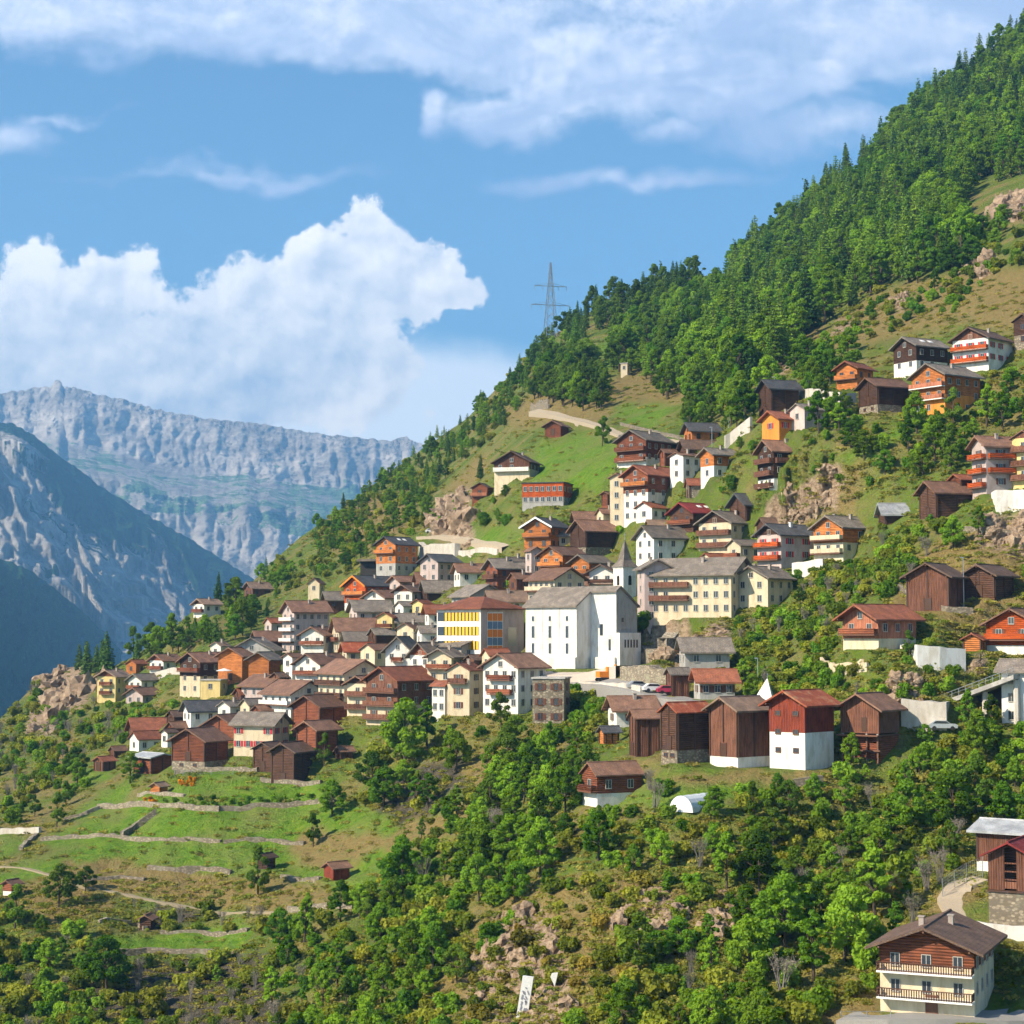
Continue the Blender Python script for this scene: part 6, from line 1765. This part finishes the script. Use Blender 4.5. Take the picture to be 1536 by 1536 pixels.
for fam, L_ in byf.items():
    vis = [p for p in L_ if -20 < p[6] < 1556 and p[7] < 1560]
    vis.sort(key=lambda p: (-(p[4] is not None), -p[5]))
    chosen = vis[:MAXI[fam]]; ids = set(id(p) for p in chosen)
    rest = [p for p in L_ if id(p) not in ids]
    for pl in chosen:
        kind = pl[1]; mi = rng.randrange(len(PROTO[kind])); (cm, tm), hn = PROTO[kind][mi]
        if pl[4]: lb, gp = pl[4], None
        else:
            ph = ZONES[pl[3]][4]; lb = 'one of the ' + PL[kind] + ' ' + ph; gp = PL[kind] + ' ' + ph
        o = bpy.data.objects.new(NAME[fam], None); o.empty_display_size = .3; COL.objects.link(o); tag(o, lb, CAT[fam], gp)
        place_plant(o, pl, mi)
        link('crown' if fam in ('tree', 'conifer') else 'foliage', cm, o); link('trunk' if fam in ('tree', 'conifer') else 'stems', tm, o)
    for kk in sorted(set(p[1] for p in rest)):
        sub_ = [p for p in rest if p[1] == kk]; kinds_ = [kk]; pr = []; base = {}
        for k in kinds_:
            base[k] = len(pr)
            for i, ((cm, tm), hn) in enumerate(PROTO[k]): pr.append(joined(cm, tm, 'mass_' + k))
        pts = []
        for pl in sub_:
            k = pl[1]; mi = rng.randrange(len(PROTO[k])); q = pl[2] / PROTO[k][mi][1]; wd = q * rng.uniform(.9, 1.2)
            pts.append((pl[0], rng.uniform(0, 6.28), (wd, wd, q), base[k] + mi))
        gn_scatter({'tree': 'woodland', 'conifer': 'conifer_forest', 'bush': 'scrub', 'bare': 'bare_scrub'}[fam], 'mass of further ' + PL[kk] + ' covering the slopes', pts, pr)
# low tufts and scrub over the open ground
tp_ = [bpy.data.objects.new('tuft_clump', tuft_proto(i)) for i in range(3)]
pts = []
X = nr_.uniform(-60, 1600, 26000); Y = nr_.uniform(420, 1580, 26000)
for a, b_ in zip(X, Y):
    g = ground(a, b_)
    if g is None or g.y > 1000 or on_building(g, .2): continue
    if rng.random() < .8 and any(inpoly(np.array([a]), np.array([b_]), q_)[0] for q_ in MEADOW): continue
    k = rng.uniform(.5, 1.5) * (1 + g.y / 700.)
    pts.append((g, rng.uniform(0, 6.28), (k, k, k * rng.uniform(.4, 1.0)), rng.randrange(3)))
gn_scatter('grass_tufts', 'tufts of grass and low weeds scattered over the open slopes', pts, tp_)
# ------------------------------------------------------------------ light, sky, air
SUN = Vector((-.87, -.49, 0)).normalized()
SEL = R(36)
sd = Vector((SUN.x * math.cos(SEL), SUN.y * math.cos(SEL), math.sin(SEL)))
L = bpy.data.lights.new('sun', 'SUN'); L.energy = 5.0; L.angle = R(.53); L.color = (1, .86, .66)
so = bpy.data.objects.new('sun', L); COL.objects.link(so)
so.rotation_euler = sd.to_track_quat('Z', 'Y').to_euler()
so.location = (0, 0, 500)
W = bpy.data.worlds.new('World'); sc.world = W; W.use_nodes = True
nt = NT(W.node_tree)
bg = nt.n['Background']
sky = nt.node('ShaderNodeTexSky'); sky.sky_type = 'NISHITA'; sky.sun_disc = False
sky.sun_elevation = SEL; sky.sun_rotation = math.atan2(sd.x, sd.y) % (2 * math.pi)
sky.altitude = 1200; sky.air_density = 1.0; sky.dust_density = 1.2; sky.ozone_density = 2.5
SKYS = .098
skyc = nt.vmath('SCALE', sky.outputs[0]); skyc.node.inputs[3].default_value = SKYS
# slightly deeper blue, as polarised
skyc = nt.mix(1, skyc, (.84, 1.06, 1.10, 1), 'MULTIPLY')
d = nt.node('ShaderNodeTexCoord').outputs['Generated']
sp = nt.node('ShaderNodeSeparateXYZ'); nt.l.new(d, sp.inputs[0])
yy = nt.math('MAXIMUM', nt.math('ABSOLUTE', sp.outputs[1]), .08)
u = nt.math('DIVIDE', sp.outputs[0], yy); v = nt.math('DIVIDE', sp.outputs[2], yy)
cb = nt.node('ShaderNodeCombineXYZ'); nt.set(cb.inputs[0], u); nt.set(cb.inputs[1], v)
P = cb.outputs[0]
def n3(vec, s, det, rough, off=0, dist=0):
    mp = nt.mapping(vec, (1, 1, 1), (0, 0, 0), (off, off * .7, off * .3))
    o_ = nt.noise(mp, s, det, rough, dist); o_.node.noise_dimensions = '2D'; return o_
wn = nt.noise(P, 11, 4, .55, 0, True); wn.node.noise_dimensions = '2D'
wv = nt.vmath('SCALE', nt.vmath('SUBTRACT', wn, (.5, .5, .5))); wv.node.inputs[3].default_value = .05
Pw = nt.vmath('ADD', P, wv)
def blob(vec, cx, cy, rx, ry, w=1.0):
    uu, vv = uv(cx, cy)
    k = 1 / (FP)
    q = nt.vmath('MULTIPLY', nt.vmath('SUBTRACT', vec, (uu, vv, 0)), (1 / (rx * k), 1 / (ry * k), 0))
    ln = nt.vmath('LENGTH', q, None, 1)
    return nt.math('MULTIPLY', nt.math('SUBTRACT', 1, ln), w)
def field(vec, blobs):
    o = None
    for bl in blobs:
        f = blob(vec, *bl)
        if o is None: o = f
        else:
            o = nt.math('SMOOTH_MAX', o, f, .12)
    return o
CUM = [(30,500,150,120),(150,470,110,100),(60,440,90,70),(250,540,170,115),(330,470,90,65),(400,440,95,85),(500,450,120,85),(590,395,92,75),(610,430,80,70),
       (640,385,80,62),(545,375,80,55),(490,395,80,60),(690,428,58,36),(420,560,230,110),(100,600,260,90),(330,620,260,60),(530,560,100,60)]
LOW = [(620,610,240,110,1.5),(480,640,330,90,1.2),(780,610,200,90,1.0),(0,640,200,70,.8)]
TOP = [(480,20,620,95,1.0),(90,10,320,75,.9),(650,70,420,60,.9),(900,90,270,100,1.0),(1080,120,190,72,.9),(1240,110,95,55,.8),(1400,60,380,100,.7),(760,160,120,42,.8),(665,165,38,40,.8),(1000,185,90,22,.5),
       (1150,0,500,90,.9),(20,198,110,38,.6),(100,172,110,14,.35),(350,270,230,16,.35),(930,268,190,22,.45),(1250,190,200,50,.4)]
nz1 = n3(P, 30, 5, .6); nz2 = n3(P, 95, 5, .65, 3.1)
fc = field(Pw, CUM)
fc = nt.math('ADD', fc, nt.math('MULTIPLY', nt.math('SUBTRACT', nz1, .5), .8))
fc = nt.math('ADD', fc, nt.math('MULTIPLY', nt.math('SUBTRACT', nz2, .5), .5))
vb = nt.node('ShaderNodeTexVoronoi', voronoi_dimensions='2D', feature='SMOOTH_F1'); vb.inputs['Scale'].default_value = 34; vb.inputs['Smoothness'].default_value = .5
nt.l.new(Pw, vb.inputs['Vector'])
puff = nt.math('SUBTRACT', .45, vb.outputs['Distance'])
fc = nt.math('ADD', fc, nt.math('MULTIPLY', puff, .55))
a_c = nt.smooth(fc, .0, .22)
ft = field(Pw, TOP)
st = nt.mapping(P, (1, 2.2, 1), (0, 0, .12))
nz3 = nt.noise(st, 10, 5, .6, .4); nz3.node.noise_dimensions = '2D'
ft = nt.math('ADD', ft, nt.math('MULTIPLY', nt.math('SUBTRACT', nz3, .5), .95))
ft = nt.math('ADD', ft, nt.math('MULTIPLY', nt.math('SUBTRACT', nz2, .5), .25))
a_t = nt.math('MULTIPLY', nt.smooth(ft, -.05, .5), .94)
fl = field(P, LOW)
fl = nt.math('ADD', fl, nt.math('MULTIPLY', nt.math('SUBTRACT', nz1, .5), .5))
a_l = nt.math('MULTIPLY', nt.smooth(fl, -.15, .6), .85)
# relief of the clouds: thicker towards the sun side reads brighter
off = nt.vmath('ADD', P, (-.004, .006, 0))
rel = nt.math('SUBTRACT', nz1, n3(off, 30, 5, .6))
rel2 = nt.math('SUBTRACT', nz2, n3(off, 95, 5, .65, 3.1))
big0 = n3(P, 10, 2, .5, 7.7); big1 = n3(nt.vmath('ADD', P, (-.012, .016, 0)), 10, 2, .5, 7.7)
lit = nt.math('ADD', nt.math('MULTIPLY', rel, 1.5), nt.math('MULTIPLY', rel2, .5))
lit = nt.math('ADD', lit, nt.math('MULTIPLY', nt.math('SUBTRACT', big0, big1), 1.8))
lit = nt.math('ADD', lit, nt.math('MULTIPLY', puff, .5))
lit = nt.math('ADD', lit, nt.math('MULTIPLY', nt.smooth(v, .10, .19), .25))
lit = nt.math('ADD', lit, nt.math('MULTIPLY', nt.smooth(fc, 1.1, 0), .25))
lit = nt.math('ADD', lit, .30, clamp=True)
ccol = nt.mix(lit, (.50, .57, .68, 1), (1.05, 1.0, .95, 1))
ltt = nt.math('ADD', nt.math('MULTIPLY', rel, 2.2), .55, clamp=True)
ltt = nt.math('MULTIPLY', ltt, nt.smooth(nz3, .7, .35))
tcol = nt.mix(ltt, (.36, .45, .64, 1), (.76, .79, .88, 1))
c = nt.mix(a_t, skyc, tcol)
c = nt.mix(a_l, c, (.98, 1.0, 1.03, 1))
c = nt.mix(a_c, c, ccol)
nt.l.new(c, bg.inputs['Color'])
bg.inputs['Strength'].default_value = 1.0

# air
HZ = 9.5e-5
mb = MB(); mb.box(-9500, 9500, -400, 12500, -441, 1900)
hm = bpy.data.materials.new('haze'); hm.use_nodes = True
ht = NT(hm.node_tree)
for n_ in list(ht.n):
    if n_.type == 'BSDF_PRINCIPLED': ht.n.remove(n_)
pv = ht.node('ShaderNodeVolumePrincipled')
pv.inputs['Color'].default_value = (.22, .55, 1.0, 1)
pv.inputs['Density'].default_value = HZ
pv.inputs['Anisotropy'].default_value = .1
ht.l.new(pv.outputs[0], ht.n['Material Output'].inputs['Volume'])
hz = mb.build('haze', hm)
tag(hz, 'thin blue mountain air that fades the far ranges', 'haze', kind='stuff')

vs = sc.view_settings
vs.view_transform = 'Standard'; vs.look = 'None'; vs.exposure = 0.82; vs.gamma = 1
sc.cycles.max_bounces = 6; sc.cycles.diffuse_bounces = 2; sc.cycles.transparent_max_bounces = 8
sc.cycles.volume_bounces = 0
sc.cycles.use_denoising = True
W.cycles.sampling_method = 'MANUAL'; W.cycles.sample_map_resolution = 256

sc.cycles.use_adaptive_sampling = True; sc.cycles.adaptive_threshold = .03; sc.cycles.adaptive_min_samples = 12
